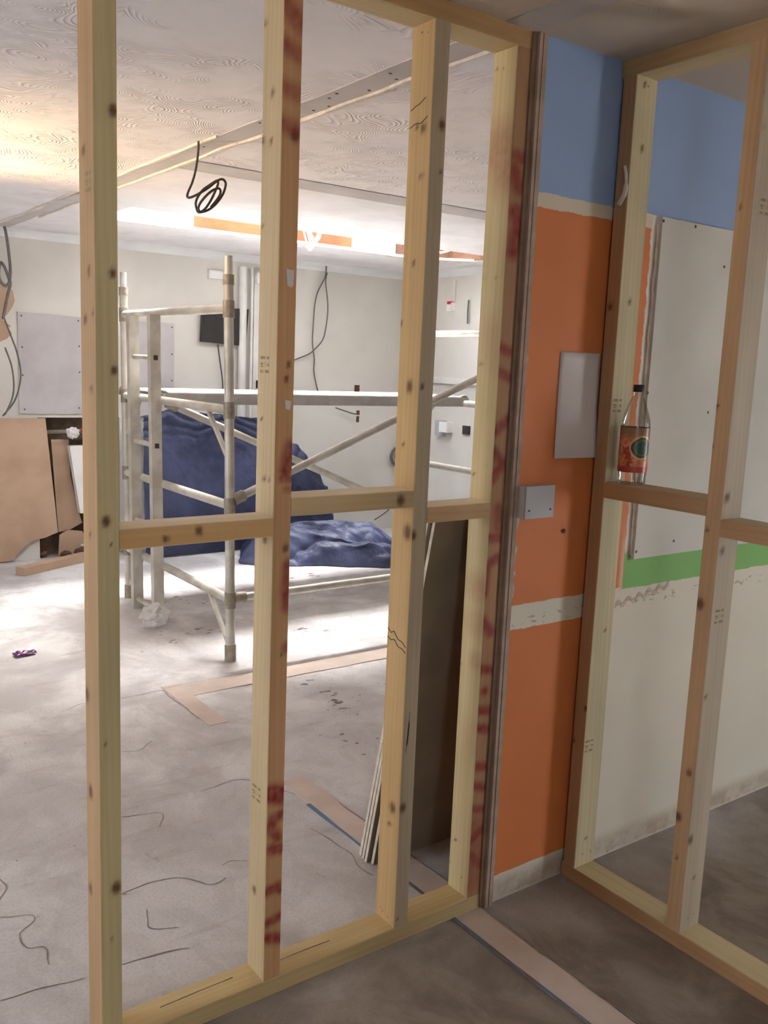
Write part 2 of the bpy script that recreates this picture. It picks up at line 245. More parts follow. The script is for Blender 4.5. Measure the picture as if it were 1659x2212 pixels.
c = t.mix(t.m('MULTIPLY', t.step(nB, 0.50, 0.55), 0.13), c, lin(146, 138, 134))
c = t.mix(t.m('MULTIPLY', t.step(nS, 0.56, 0.72), 0.25), c, lin(136, 124, 116))
c = t.mix(t.m('MULTIPLY', t.step(nB, 0.64, 0.74), 0.30), c, lin(120, 110, 102))
c = t.mix(t.m('MULTIPLY', t.step(nG, 0.40, 0.75), 0.16), c, lin(118, 108, 100))
t.bump(t.m('MULTIPLY_ADD', nG, 0.25, nB), 0.25, 0.010); M['floor'] = t.done(c, 0.82, 0, 0.25)

# painted partition wall: bands of old colour
t = NT('painted_partition'); x, y, z = t.xyz()
nW = t.noise(12, 4, 0.75); wob = t.m('MULTIPLY', t.m('SUBTRACT', nW, 0.5), 0.016)
zz = t.m('ADD', z, wob); xx = t.m('ADD', x, t.m('MULTIPLY', wob, 2.0))
nP = t.noise(2.6, 2)
orange = t.mix(nP, lin(218, 130, 74), lin(208, 120, 68)); blue = lin(148, 172, 212); green = lin(124, 182, 96)
cream = t.mix(nP, lin(226, 220, 204), lin(214, 206, 190))
left = t.mix(t.step(zz, 0.083, 0.086), cream, orange)
left = t.mix(t.m('MULTIPLY', t.step(zz, 0.832, 0.834), t.m('SUBTRACT', 1.0, t.step(zz, 0.904, 0.906))), left, cream)
left = t.mix(t.step(zz, 1.981, 1.983), left, lin(218, 204, 184)); 
right = t.mix(t.m('MULTIPLY', t.step(zz, 0.898, 0.900), 1.0), cream, green)
right = t.mix(t.step(zz, 1.0, 1.03), right, lin(222, 216, 206))
peel = t.m('MULTIPLY', t.step(z, 0.88, 1.15), 1.0)
edge = t.m('MULTIPLY_ADD', t.step(z, 0.885, 0.895), 0.072, t.m('MULTIPLY', xx, -1.0))
c = t.mix(t.step(edge, -0.361, -0.359), right, left)
bare_s = t.m('MULTIPLY', t.m('MULTIPLY', t.step(xx, 0.405, 0.43), t.m('SUBTRACT', 1.0, t.step(zz, 0.95, 1.15))), t.step(zz, 0.89, 0.90))
c = t.mix(t.m('MULTIPLY', bare_s, t.m('SUBTRACT', 1.0, t.step(x, 0.428, 0.436))), c, lin(228, 190, 158))
c = t.mix(t.step(zz, 2.018, 2.020), c, blue)
scar = t.m('MULTIPLY', t.step(t.noise(28, 2, 0.6, t.scaled((1, 1, 2.2))), 0.56, 0.64), t.m('MULTIPLY', t.step(z, 0.835, 0.845), t.m('SUBTRACT', 1.0, t.step(z, 0.862, 0.875))))
c = t.mix(t.m('MULTIPLY', scar, 0.7), c, lin(150, 138, 128))
zn = t.m('ADD', z, t.m('MULTIPLY', wob, 3.0))
low = t.m('SUBTRACT', 1.0, t.step(zn, 0.045, 0.095))
mott = t.m('MULTIPLY_ADD', t.step(nW, 0.35, 0.65), 0.6, 0.4)
c = t.mix(t.m('MULTIPLY', t.m('MULTIPLY', low, mott), 0.75), c, lin(158, 134, 114))
c = t.mix(t.m('SUBTRACT', 1.0, t.step(zn, 0.004, 0.014)), c, lin(206, 194, 180))
t.bump(t.m('MULTIPLY', nW, t.m('MULTIPLY_ADD', low, 0.9, 0.1)), 0.25, 0.01); M['painted'] = t.done(c, 0.62, 0, 0.35)

M['cream_wall'] = surf('cream_wall', lin(212, 207, 199), lin(202, 197, 189), 1.3, 0.85)
M['plain_wall'] = surf('plain_wall', lin(206, 198, 186), lin(194, 186, 174), 1.5, 0.85)
M['coving'] = surf('white_coving', lin(228, 227, 226), lin(220, 219, 219), 3, 0.7)
M['board_grey'] = surf('grey_plasterboard', lin(190, 184, 184), lin(180, 174, 174), 4, 0.85)
M['board_pale'] = surf('pale_plasterboard', lin(222, 220, 214), lin(210, 208, 202), 2, 0.85)
M['board_edge'] = surf('gypsum_edge', lin(226, 216, 198), lin(205, 194, 176), 30, 0.9)
M['board_brown'] = surf('brown_board_paper', lin(148, 135, 117), lin(138, 125, 108), 5, 0.9)
M['hardboard'] = surf('brown_hardboard', lin(188, 160, 136), lin(176, 147, 122), 3, 0.8, bump=0.08, bscale=60)
M['cavity'] = surf('dark_cavity', lin(134, 116, 98), lin(104, 88, 74), 7, 0.95, bump=0.5, bscale=12)
M['rubble'] = surf('brown_rubble', lin(112, 84, 68), lin(84, 62, 50), 22, 0.95, bump=0.8, bscale=30, bdist=0.02)
M['strip_ceiling'] = surf('grey_filler', lin(196, 190, 188), lin(184, 178, 176), 4, 0.9, bump=0.2, bscale=25)
M['plaster_bead'] = surf('rough_plaster', lin(228, 218, 206), lin(212, 200, 186), 30, 0.9, bump=0.6, bscale=60)
M['screed'] = surf('pink_screed', lin(206, 190, 179), lin(194, 177, 165), 5, 0.85, bump=0.25, bscale=30)
M['screed_blue'] = surf('blue_paint_residue', lin(100, 122, 146), lin(112, 102, 92), 2.2, 0.7, lo=.5, hi=.56)
M['crack'] = surf('dark_crack', lin(126, 113, 104), lin(150, 137, 128), 30, 0.95)
M['aluminium'] = surf('dusty_aluminium', lin(200, 196, 186), lin(180, 174, 162), 9, 0.5, metal=0.25, bump=0.08, bscale=120, spec=0.5, bdist=0.001)
M['cast'] = surf('dull_cast_metal', lin(160, 150, 134), lin(140, 130, 116), 30, 0.6, metal=0.3, bump=0.3, bscale=90, bdist=0.002)
M['deck'] = surf('white_deck', lin(236, 236, 234), lin(226, 226, 224), 8, 0.75)
M['deck_rail'] = surf('grey_deck_rail', lin(176, 172, 168), lin(164, 160, 156), 10, 0.6, metal=0.15)
M['black'] = surf('black_plastic', lin(46, 42, 40), lin(38, 35, 33), 5, 0.45)
M['dark_hole'] = surf('dark_hole', lin(70, 58, 48), None)
M['cable_grey'] = surf('grey_cable', lin(112, 106, 102), lin(100, 95, 90), 20, 0.6)
M['cable_dark'] = surf('dark_cable', lin(84, 76, 70), None, rough=0.55)
M['white_plastic'] = surf('white_plastic', lin(236, 234, 230), lin(228, 226, 222), 4, 0.45, spec=0.5)
M['grey_plastic'] = surf('grey_plastic', lin(178, 180, 184), None, rough=0.5)
M['pipe_white'] = surf('white_pipe', lin(216, 213, 207), lin(206, 202, 196), 5, 0.55)
M['steel'] = surf('bright_nail', lin(225, 222, 215), None, rough=0.25, metal=0.9, spec=0.6)
M['screw'] = surf('dark_screw', lin(72, 66, 62), None, rough=0.5, metal=0.4)
M['paper'] = surf('white_paper', lin(224, 216, 214), lin(214, 206, 204), 3, 0.7)
M['ply'] = surf('orange_ply', lin(134, 88, 54), lin(116, 70, 42), 4, 0.7, bump=0.1)
M['joist'] = surf('brown_joist', lin(104, 72, 54), lin(84, 58, 44), 9, 0.85)
M['ink'] = surf('dark_stamp_ink', lin(150, 130, 100), None, rough=0.8)
M['stub'] = surf('grey_brown_edge', lin(182, 160, 145), lin(166, 144, 129), 14, 0.9, bump=0.4, bscale=50)
M['stub_dark'] = surf('dark_brown_edge', lin(148, 122, 102), lin(132, 108, 89), 14, 0.9, bump=0.4, bscale=50)
M['torn'] = surf('torn_plaster', lin(214, 200, 184), lin(182, 164, 146), 40, 0.95, bump=0.6, bscale=80)
M['torn_pale'] = surf('pale_torn_plaster', lin(224, 214, 202), lin(196, 184, 171), 25, 0.95, bump=0.3, bscale=60)
M['strap'] = surf('white_strap', lin(248, 248, 248), None, rough=0.6)
M['red_fabric'] = surf('red_label', lin(190, 50, 60), None)
t = NT('blue_tarpaulin'); dust = t.step(t.noise(9, 6, 0.7), 0.66, 0.80)
base = t.mix(t.step(t.noise(2.5, 4, 0.6), 0.35, 0.65), lin(46, 50, 74), lin(68, 74, 102))
t.bump(t.noise(22, 6, 0.6), 0.5, 0.012); M['tarp'] = t.done(t.mix(t.m('MULTIPLY', dust, 0.4), base, lin(176, 180, 200)), 0.5, 0, 0.35)
t = NT('clear_plastic')
tr = t.n('ShaderNodeBsdfTransparent'); tr.inputs[0].default_value = (0.93, 0.93, 0.92, 1); gl = t.n('ShaderNodeBsdfGlossy'); gl.inputs['Roughness'].default_value = 0.08
lw = t.n('ShaderNodeLayerWeight'); lw.inputs['Blend'].default_value = 0.25; mx = t.n('ShaderNodeMixShader')
t.L(t.m('MULTIPLY_ADD', lw.outputs['Fresnel'], 0.6, 0.03), mx.inputs[0]); t.L(tr.outputs[0], mx.inputs[1]); t.L(gl.outputs[0], mx.inputs[2]); t.L(mx.outputs[0], t.out.inputs[0]); M['clear'] = t.mat
t = NT('bag_film'); tr = t.n('ShaderNodeBsdfTransparent'); df = t.n('ShaderNodeBsdfPrincipled'); df.inputs['Base Color'].default_value = (.85, .84, .82, 1); df.inputs['Roughness'].default_value = .25
mx = t.n('ShaderNodeMixShader'); mx.inputs[0].default_value = 0.4; t.L(tr.outputs[0], mx.inputs[1]); t.L(df.outputs[0], mx.inputs[2]); t.L(mx.outputs[0], t.out.inputs[0]); M['bag'] = t.mat
M['wrapper'] = surf('purple_foil', lin(128, 80, 128), lin(84, 34, 84), 60, 0.3, metal=0.4, spec=0.6)
# bottle sleeve: orange fruit print with a round dark green badge
t = NT('bottle_sleeve'); x, y, z = t.xyz(); BADGE = (-0.0112, -0.0345, 0.106)
fruit = t.mix(t.step(t.noise(75, 3), 0.42, 0.58), lin(206, 118, 80), lin(222, 156, 108))
fruit = t.mix(t.step(t.noise(40, 2), 0.56, 0.62), fruit, lin(176, 62, 46))
fruit = t.mix(t.step(z, 0.125, 0.150), fruit, lin(150, 112, 78)); fruit = t.mix(t.m('SUBTRACT', 1.0, t.step(z, 0.050, 0.056)), fruit, lin(190, 72, 64))
vd = t.n('ShaderNodeVectorMath', operation='DISTANCE'); t.L(t.co(), vd.inputs[0]); vd.inputs[1].default_value = BADGE
dist = t.m('ADD', vd.outputs['Value'], t.m('MULTIPLY', t.m('SUBTRACT', t.noise(60, 2), 0.5), 0.006))
fruit = t.mix(t.m('SUBTRACT', 1.0, t.step(dist, 0.0335, 0.0345)), fruit, lin(224, 168, 110))
fruit = t.mix(t.m('SUBTRACT', 1.0, t.step(dist, 0.0285, 0.0295)), fruit, lin(56, 80, 62))
ring = t.m('MULTIPLY', t.step(dist, 0.019, 0.020), t.m('SUBTRACT', 1.0, t.step(dist, 0.0225, 0.0235)))
fruit = t.mix(t.m('MULTIPLY', ring, 0.45), fruit, lin(120, 140, 118))
M['sleeve'] = t.done(fruit, 0.35, 0, 0.5)

# ------------------------------------------------------------------ the setting
def struct(name, mb, mat, **k): return tag(mb.build(name, mat, None, **k), kind='structure')
H = 2.4; YF = 5.18; XR = 3.463; XL = -4.6; YN = -3.9; XD = 3.3
SX0, SX1, SY0, SY1 = 0.20, 3.15, 3.56, 4.15                              # skylight opening
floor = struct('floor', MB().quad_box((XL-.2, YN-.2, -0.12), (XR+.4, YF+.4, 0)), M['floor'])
M['paving'] = surf('pale_paving', lin(196, 192, 186), lin(182, 178, 172), 3, 0.9)
struct('ground', MB().quad_box((XL-9, YN-.2, -0.3), (XL-.2, YF+6, -0.05)).quad_box((XL-9, YN-9, -0.3), (XD+9, YN-.2, -0.05)).quad_box((XR+.4, YN-.2, -0.3), (XD+9, YF+6, -0.05)), M['paving'])  # unseen outdoor ground, added pale to bounce daylight up to the ceilings
m = MB()
for a, b in (((XL-.2, YN-.2), (SX0, YF+.2)), ((SX1, YN-.2), (XR+.4, YF+.2)), ((SX0, YN-.2), (SX1, SY0)), ((SX0, SY1), (SX1, YF+.2))): m.quad_box((a[0], a[1], H), (b[0], b[1], H+.14))
ceiling = struct('ceiling', m, M['ceiling'])
# far wall with an opened-up recess low on the left
RX0, RX1, RZ = 0.10, 0.72, 1.067
m = MB().quad_box((XL, YF, RZ), (XR+.2, YF+.16, H)).quad_box((XL, YF, 0), (RX0, YF+.16, RZ)).quad_box((RX1, YF, 0), (XR+.2, YF+.16, RZ))
wall_far = struct('wall_far', m, M['cream_wall'])
tag(MB().quad_box((RX0-.02, YF+.13, 0), (RX1+.02, YF+.17, RZ+.02)).build('recess_back', M['cavity'], wall_far), 'dark brown back of the opened recess')
wall_right = struct('wall_right', MB().quad_box((XR, 0.1, 0), (XR+.14, YF, H)), M['cream_wall'])
wall_middle = struct('wall_middle', MB().quad_box((-0.05, 0.0, 0), (XD, 0.1, H)), M['painted'])
WY0, WY1, WZ0, WZ1 = 0.7, 2.5, 0.6, 2.0
m = MB().quad_box((XL-.15, YN, 0), (XL, WY0, H)).quad_box((XL-.15, WY1, 0), (XL, YF, H)).quad_box((XL-.15, WY0, 0), (XL, WY1, WZ0)).quad_box((XL-.15, WY0, WZ1), (XL, WY1, H))
struct('wall_left', m, M['plain_wall'])
NX0, NX1, NZ0, NZ1 = -2.80, -2.00, 1.1, 1.9
m = MB().quad_box((XL, YN-.15, 0), (NX0, YN, H)).quad_box((NX1, YN-.15, 0), (XD, YN, H)).quad_box((NX0, YN-.15, 0), (NX1, YN, NZ0)).quad_box((NX0, YN-.15, NZ1), (NX1, YN, H))
struct('wall_near', m, M['plain_wall'])
m = MB()
for a, b in (((NX0, YN-.1, NZ0), (NX0+.06, YN-.04, NZ1)), ((NX1-.06, YN-.1, NZ0), (NX1, YN-.04, NZ1)), ((NX0, YN-.1, NZ0), (NX1, YN-.04, NZ0+.06)), ((NX0, YN-.1, NZ1-.06), (NX1, YN-.04, NZ1))): m.quad_box(a, b)
struct('fill_window', m, M['white_plastic'])  # unseen window added behind the camera to light the stud fronts
DY0, DY1, DZ = -2.60, -1.70, 1.9
m = MB().quad_box((XD, YN, 0), (XD+.15, DY0, H)).quad_box((XD, DY1, 0), (XD+.15, 0.1, H)).quad_box((XD, DY0, DZ), (XD+.15, DY1, H))
struct('wall_outer', m, M['plain_wall'])
# frames of the openings that lie outside the view
m = MB()
for a, b in (((XL-.1, WY0, WZ0), (XL-.04, WY0+.06, WZ1)), ((XL-.1, WY1-.06, WZ0), (XL-.04, WY1, WZ1)), ((XL-.1, WY0, WZ0), (XL-.04, WY1, WZ0+.06)), ((XL-.1, WY0, WZ1-.06), (XL-.04, WY1, WZ1)), ((XL-.1, 1.57, WZ0), (XL-.04, 1.63, WZ1))): m.quad_box(a, b)
struct('window_2', m, M['white_plastic'])
m = MB()
for a, b in (((XD+.03, DY0, 0), (XD+.10, DY0+.06, DZ)), ((XD+.03, DY1-.06, 0), (XD+.10, DY1, DZ)), ((XD+.03, DY0, DZ-.06), (XD+.10, DY1, DZ))): m.quad_box(a, b)
struct('door_1', m, M['white_plastic'])
# skylight shaft
sk = bpy.data.objects.new('window_1', None); COL.objects.link(sk); sk.location = (SX0, SY0, H); tag(sk, kind='structure')
TOP = 2.85
E_ = .014
MB().quad_box((SX0-.05, SY0-.05, H+.145), (SX0+E_, SY1+.05, TOP)).quad_box((SX0+.0005, SY0, H+.003), (SX0+E_, SY1, H+.15)).build('reveal', M['coving'], sk)
MB().quad_box((SX1-E_, SY0-.05, H+.145), (SX1+.05, SY1+.05, TOP)).quad_box((SX1-E_, SY0, H+.003), (SX1-.0005, SY1, H+.15)).build('reveal', M['joist'], sk)
MB().quad_box((SX0, SY0-.05, H+.145), (SX1, SY0+E_, TOP)).quad_box((SX0+E_, SY0+.0005, H+.003), (SX1-E_, SY0+E_, H+.15)).build('reveal', M['coving'], sk)
def far_reveal(x0, x1, mat, lab, nm='reveal'): tag(MB().quad_box((x0, SY1-E_, H+.016), (x1, SY1-.0005, TOP)).build(nm, mat, sk), lab)
MB().quad_box((SX0, SY1-.0005, H+.145), (SX1, SY1+.05, TOP)).build('upstand', M['coving'], sk)
far_reveal(SX0+E_, 0.86, M['coving'], 'left end of the far reveal, whitened as painted glare')  # white here paints the glare on the sunlit end of the board lining
far_reveal(0.861, 2.14, M['ply'], 'orange board lining of the skylight shaft')
far_reveal(2.141, 2.55, M['coving'], 'white piece of the far reveal')
far_reveal(2.551, SX1-E_, M['joist'], 'brown roof timber at the broken end', 'joist')
MB().quad_box((SX0, SY1-.018, H-.004), (2.55, SY1+.01, H+.018)).build('edge_bead', M['plaster_bead'], sk)
# ragged plaster left at the broken end of the opening
poly = [(2.50, SY1+.06), (2.50, SY1-.02), (2.62, SY1-.03), (2.72, SY1-.01), (2.80, SY1-.06), (2.95, SY1-.16), (3.05, SY1-.22), (3.17, SY1-.30), (3.17, SY1+.06)]
MB().prism(poly, 'z', H-.006, H+.012).build('broken_edge', M['plaster_bead'], sk)
MB().tube(spline([(2.72, 4.10, 2.43), (2.78, 4.02, 2.45), (2.86, 3.95, 2.44), (2.92, 3.86, 2.47)]), [.02]*6+[.014]*6+[.008]*7, 8).build('wood_splinter', M['plaster_bead'], sk, smooth=True)
# coving between wall and ceiling
prof = [(a*.72, b*.72) for a, b in [(0, 0), (0, -.085), (-.006, -.086), (-.016, -.062), (-.036, -.036), (-.062, -.016), (-.086, -.006), (-.085, 0)]]
m = MB(); m.prism([(YF+a+.002, H+b+.002) for a, b in prof], 'x', XL, XR); struct('trim_1', m, M['coving'])
m = MB(); m.prism([(XR+a+.002, H+b+.002) for a, b in prof], 'y', 0.12, YF); struct('trim_2', m, M['coving'])
# scars of the demolished partitions: filler strips on the ceiling, screed strips in the floor
def ragged(axis, lo, hi, c0, c1, amp, step, seed):
    # closed outline of a strip that runs along axis between lo and hi
    n = max(2, int((hi-lo)/step)); A = []; B = []
    for i in range(n+1):
        s_ = lo+(hi-lo)*i/n
        A.append((s_, c0+amp*noise.noise((s_*3.1, seed, 0)))); B.append((s_, c1+amp*noise.noise((s_*3.1, seed+7, 0))))
    P = A+B[::-1]
    return P if axis == 'x' else [(b, a) for a, b in P]
def strip(name, axis, lo, hi, c0, c1, z0, z1, mat, parent, amp=.008, step=.05, seed=1.0, label=None):
    o = MB().prism(ragged(axis, lo, hi, c0, c1, amp, step, seed), 'z', z0, z1).build(name, mat, parent)
    if label: tag(o, label)
    return o
strip('filler_strip', 'y', YN, YF, -0.185, -0.085, H-.003, H+.01, M['strip_ceiling'], ceiling, label='grey filler strip where a partition stood')
for x_, y_ in ((-.165, .30), (-.155, .52), (-.11, .55), (-.16, .80), (-.15, .86), (-.105, .70), (-.16, 1.05), (-.145, 1.08), (-.11, 1.02), (-.10, .94), (-.165, 1.30), (-.11, 1.35), (-.15, 1.8)):
    MB().tube([(x_, y_, H-.0042), (x_, y_, H-.002)], .0055, 8).build('screw', M['screw'], ceiling)
strip('plaster_edge', 'y', 0.12, 4.4, -0.086, -0.076, H-.012, H+.01, M['plaster_bead'], ceiling, .022, .02, 3)
strip('plaster_edge', 'y', 1.6, 4.9, -0.194, -0.186, H-.009, H+.01, M['plaster_bead'], ceiling, .020, .02, 5)
strip('filler_strip', 'x', -0.08, XR-.1, 2.08, 2.28, H-.004, H+.01, M['strip_ceiling'], ceiling, .006, .05, 9, 'grey filler strip across the ceiling')
strip('screed_strip', 'y', YN, 1.00, -0.185, -0.090, -.01, .0025, M['screed'], floor, .010, .04, 11, 'pinkish screed strip where a partition stood')
strip('screed_edge', 'y', YN, 0.80, -0.196, -0.184, -.01, .0032, M['screed_blue'], floor, .012, .03, 21, 'bluish paint line along the screed strip')
strip('screed_strip', 'y', 1.62, 2.16, -0.185, -0.095, -.01, .0025, M['screed'], floor, .010, .04, 13)
strip('screed_strip', 'x', -0.18, XR, 1.985, 2.13, -.01, .0022, M['screed'], floor, .008, .04, 15)
m = MB()
def ribbon(m, pts, w, z):
    pts = spline([(a, b, 0) for a, b in pts], 8); L_, R_ = [], []
    for i, p in enumerate(pts):
        q0, q1 = Vector(pts[max(i-1, 0)]), Vector(pts[min(i+1, len(pts)-1)]); d = (q1-q0); d = Vector((-d.y, d.x, 0)).normalized() if d.length > 1e-6 else Vector((1, 0, 0))
        p = Vector(p)+d*0.012*noise.noise((p[0]*14, p[1]*14, 3)); ww = w*(0.45+0.8*abs(noise.noise((p[0]*9, p[1]*9, 8))))*(0.3 if i in (0, len(pts)-1) else 1)
        L_.append(p+d*ww/2); R_.append(p-d*ww/2)
    k = len(m.v)
    for a, b in zip(L_, R_): m.v += [(a.x, a.y, z), (b.x, b.y, z)]
    for i in range(len(L_)-1): m.f.append((k+2*i, k+2*i+1, k+2*i+3, k+2*i+2)); m.m.append(0)
for c_ in CRACKS: ribbon(m, c_, .006, .0012)
strips = [[(-0.192, y_) for y_ in (2.12, 1.9, 1.7)], [(-0.18, 2.135), (0.3, 2.14), (0.8, 2.13), (1.3, 2.14)], [(0.1, 1.985), (0.6, 1.98), (1.2, 1.985)], [(-0.088, y_) for y_ in (-0.05, -0.4, -0.8)], [(-0.195, y_) for y_ in (0.0, -0.3, -0.6, -1.0)], [(-0.088, y_) for y_ in (0.75, 0.5, 0.3)]]
for c_ in strips: ribbon(m, c_, .007, .0040)
tag(m.build('crack', M['crack'], floor, fix=False), 'dark cracks in the screed', kind='stuff')
m = MB(); rng = random.Random(4)
def blob(m, x, y, r, z):
    k = len(m.v); n = 9; a0 = rng.uniform(0, 6); el = rng.uniform(.35, .8); th = rng.uniform(-.5, .5)
    for i in range(n):
        a = a0+2*math.pi*i/n; rr = r*rng.uniform(.55, 1.15); u, w = rr*math.cos(a), rr*math.sin(a)*el
        m.v.append((x+u*math.cos(th)-w*math.sin(th), y+u*math.sin(th)+w*math.cos(th), z))
    m.f.append(tuple(range(k, k+n))); m.m.append(0)
for c_ in MARKS:
    (xa, ya), (xb, yb) = c_[0], c_[-1]
    for i in range(9):
        f_ = rng.random(); blob(m, xa+(xb-xa)*f_+rng.gauss(0, .05), ya+(yb-ya)*f_+rng.gauss(0, .06), rng.choice((.006, .010, .014, .024)), .0016)
for i in range(170): blob(m, rng.uniform(-1.6, 2.4), rng.uniform(.2, 4.4), rng.choice((.003, .004, .006, .009)), .0015)
for i in range(60): blob(m, rng.uniform(-1.2, 1.2), rng.uniform(-1.4, -.05), rng.choice((.003, .004, .005)), .0015)
tag(m.build('dirt_mark', M['crack'], floor, fix=False), 'grey smudges of dirt', kind='stuff')

# ------------------------------------------------------------------ timber
KNOT = lin(112, 80, 54); RED = lin(140, 34, 40)
def seg_dist(p, pts):
    p = Vector(p)
    if len(pts) == 1: return (p-Vector(pts[0])).length
    best = 9
    for a, b in zip(pts[:-1], pts[1:]):
        a, b = Vector(a), Vector(b); d = b-a; t_ = max(0, min(1, (p-a).dot(d)/max(d.dot(d), 1e-9))); best = min(best, (p-(a+d*t_)).length)
    return best
def timber(name, lo, hi, axis, parent, cols, knots=None, paint=None, na=8, nb=8, seg=0.008, label=None):
    """Sawn board with eased edges. cols: colour per facing {'x','y','z'}; knots/paint: lists per low face 'X' or 'Y'."""
    knots, paint = knots or {}, paint or {}
    ai = 'xyz'.index(axis); bi, ci = [i for i in range(3) if i != ai]
    r = 0.0025; b0, b1, c0, c1 = lo[bi], hi[bi], lo[ci], hi[ci]
    ring = []
    def side(p, q, n, nrm):
        for i in range(n+1): ring.append((p[0]+(q[0]-p[0])*i/n, p[1]+(q[1]-p[1])*i/n, nrm))
    k = 0.7071
    side((b0+r, c0), (b1-r, c0), na, (0, -1)); ring.append((b1-r*.3, c0+r*.3, (k, -k)))
    side((b1, c0+r), (b1, c1-r), nb, (1, 0)); ring.append((b1-r*.3, c1-r*.3, (k, k)))
    side((b1-r, c1), (b0+r, c1), 2, (0, 1)); ring.append((b0+r*.3, c1-r*.3, (-k, k)))
    side((b0, c1-r), (b0, c0+r), nb, (-1, 0)); ring.append((b0+r*.3, c0+r*.3, (-k, -k)))
    n = len(ring); L = hi[ai]-lo[ai]; ns = max(2, int(L/seg)); off = (random.uniform(0, 20), random.uniform(0, 20), random.uniform(0, 20))
    V, F, colr, gcs = [], [], [], []
    for i in range(ns+1):
        s_ = lo[ai]+L*i/ns
        for (b, c, nr) in ring:
            p = [0, 0, 0]; p[ai] = s_; p[bi] = b; p[ci] = c; V.append(tuple(p))
            gcs.append((b+off[0], c+off[1], s_+off[2]))
            nn = [0, 0, 0]; nn[bi] = nr[0]; nn[ci] = nr[1]
            w = [abs(v)**2 for v in nn]; col = Vector((0, 0, 0))
            for q, ch in enumerate('xyz'):
                if w[q] > 0: col += Vector(cols[ch])*w[q]
            col *= 1.0+0.16*noise.noise((s_*2.2+off[0], b*16, c*16))
            for face, test, uv in (('X', nn[0] < -.5, (p[1], p[2])), ('Y', nn[1] < -.5, (p[0], p[2]))):
                if test:
                    for (kc, kr) in knots.get(face, ()):
                        du, dv = (uv[0]-kc[0]), (uv[1]-kc[1])*0.75; d = math.hypot(du, dv)/kr
                        if d < 2.2: f_ = max(0, min(1, (1.35-d)/0.7))*0.85 + (0.15 if d < 2.2 else 0)*max(0, 2.2-d)/2.2; col = col.lerp(Vector(KNOT), min(1, f_))
                    pm = 0
                    for (pts, pr, ps) in paint.get(face, ()):
                        d = seg_dist(uv, pts)/(pr*1.4)
                        if d < 1.8: pm = max(pm, ps*max(0, min(1, (1.55-d)/1.05)))
                    if pm > 0: col = col.lerp(Vector(RED), min(1, pm*(0.86+0.3*noise.noise((uv[0]*90, uv[1]*60, 1)))))
            colr.append((max(col.x, .005), max(col.y, .005), max(col.z, .005), 1))
    for i in range(ns):
        for j in range(n): F.append((i*n+j, i*n+(j+1) % n, (i+1)*n+(j+1) % n, (i+1)*n+j))
    F.append(tuple(reversed(range(n)))); F.append(tuple(range(ns*n, ns*n+n)))
    o0 = world_origin(parent); me = bpy.data.meshes.new(name); me.from_pydata([(a-o0.x, b-o0.y, c-o0.z) for a, b, c in V], [], F); me.materials.append(M['timber'])
    a_ = me.attributes.new('tim', 'FLOAT_COLOR', 'POINT'); a_.data.foreach_set('color', [v for c_ in colr for v in c_])
    g_ = me.attributes.new('gc', 'FLOAT_VECTOR', 'POINT'); g_.data.foreach_set('vector', [v for c_ in gcs for v in c_])
    import bmesh
    bm = bmesh.new(); bm.from_mesh(me); bmesh.ops.recalc_face_normals(bm, faces=bm.faces); bm.to_mesh(me); bm.free(); me.update()
    o = bpy.data.objects.new(name, me); COL.objects.link(o); o.parent = parent
    if label: tag(o, label)
    return o
def pale(c, k=.14):
    g = .35*c[0]+.45*c[1]+.2*c[2]; return tuple(v+(g-v)*k for v in c)
def C3(x, y, z=None): return {'x': lin(pale(x)), 'y': lin(pale(y)), 'z': lin(pale(z or y))}
def text_verts(body, size):
    cu = bpy.data.curves.new('t', 'FONT'); cu.body = body; cu.size = size; cu.align_x = 'CENTER'; cu.align_y = 'CENTER'
    ob = bpy.data.objects.new('t', cu); COL.objects.link(ob); dg = bpy.context.evaluated_depsgraph_get(); me = bpy.data.meshes.new_from_object(ob.evaluated_get(dg))
    V = [tuple(v.co) for v in me.vertices]; F = [tuple(p.vertices) for p in me.polygons]
    bpy.data.objects.remove(ob); bpy.data.curves.remove(cu); bpy.data.meshes.remove(me); return V, F
CE_V, CE_F = text_verts('C E', 0.012)
def stamp(face, c, w, stud):
    m = MB(); e = 0.0006
    def P(u, v): return (c[0]-e, c[1]-u, c[2]+v) if face == 'X' else (c[0]+u, c[1]-e, c[2]+v)
    def blk(u0, u1, v0, v1):
        k = len(m.v); m.v += [P(u0, v0), P(u1, v0), P(u1, v1), P(u0, v1)]; m.f.append((k, k+1, k+2, k+3)); m.m.append(0)
    h = w/2
    blk(-h, -h+w*.55, .012, .0185); blk(h-w*.28, h, .012, .0185)
    blk(-h, -h+w*.3, -.001, .004); blk(-h+w*.05, -h+w*.33, -.006, -.003); blk(h-w*.15, h, -.004, .003)
    blk(-h, -h+w*.2, -.0185, -.012); blk(-h+w*.27, -h+w*.36, -.019, -.012); blk(h-w*.45, h, -.0185, -.012)
    k = len(m.v); m.v += [P(x+w*.1, y) for x, y, z in CE_V]; m.f += [tuple(k+i for i in f) for f in CE_F]; m.m += [0]*len(CE_F)
    m.build('grade_stamp', M['ink'], stud, fix=False)
def nail(face, c, stud):
    p = Vector(c); d = Vector((-1, 0, 0)) if face == 'X' else Vector((0, -1, 0)); q = p+d*.0025
    MB().tube([tuple(p-d*.004), tuple(p+d*.001), tuple(q)], [.0028, .0028, .0016], 8).build('nail', M['steel'], stud)
def dress(key, o):
    for s_ in STAMPS.get(key, ()): stamp(s_[0], s_[1], s_[2], o)
    for n_ in NAILS.get(key, ()): nail(n_[0], n_[1], o)

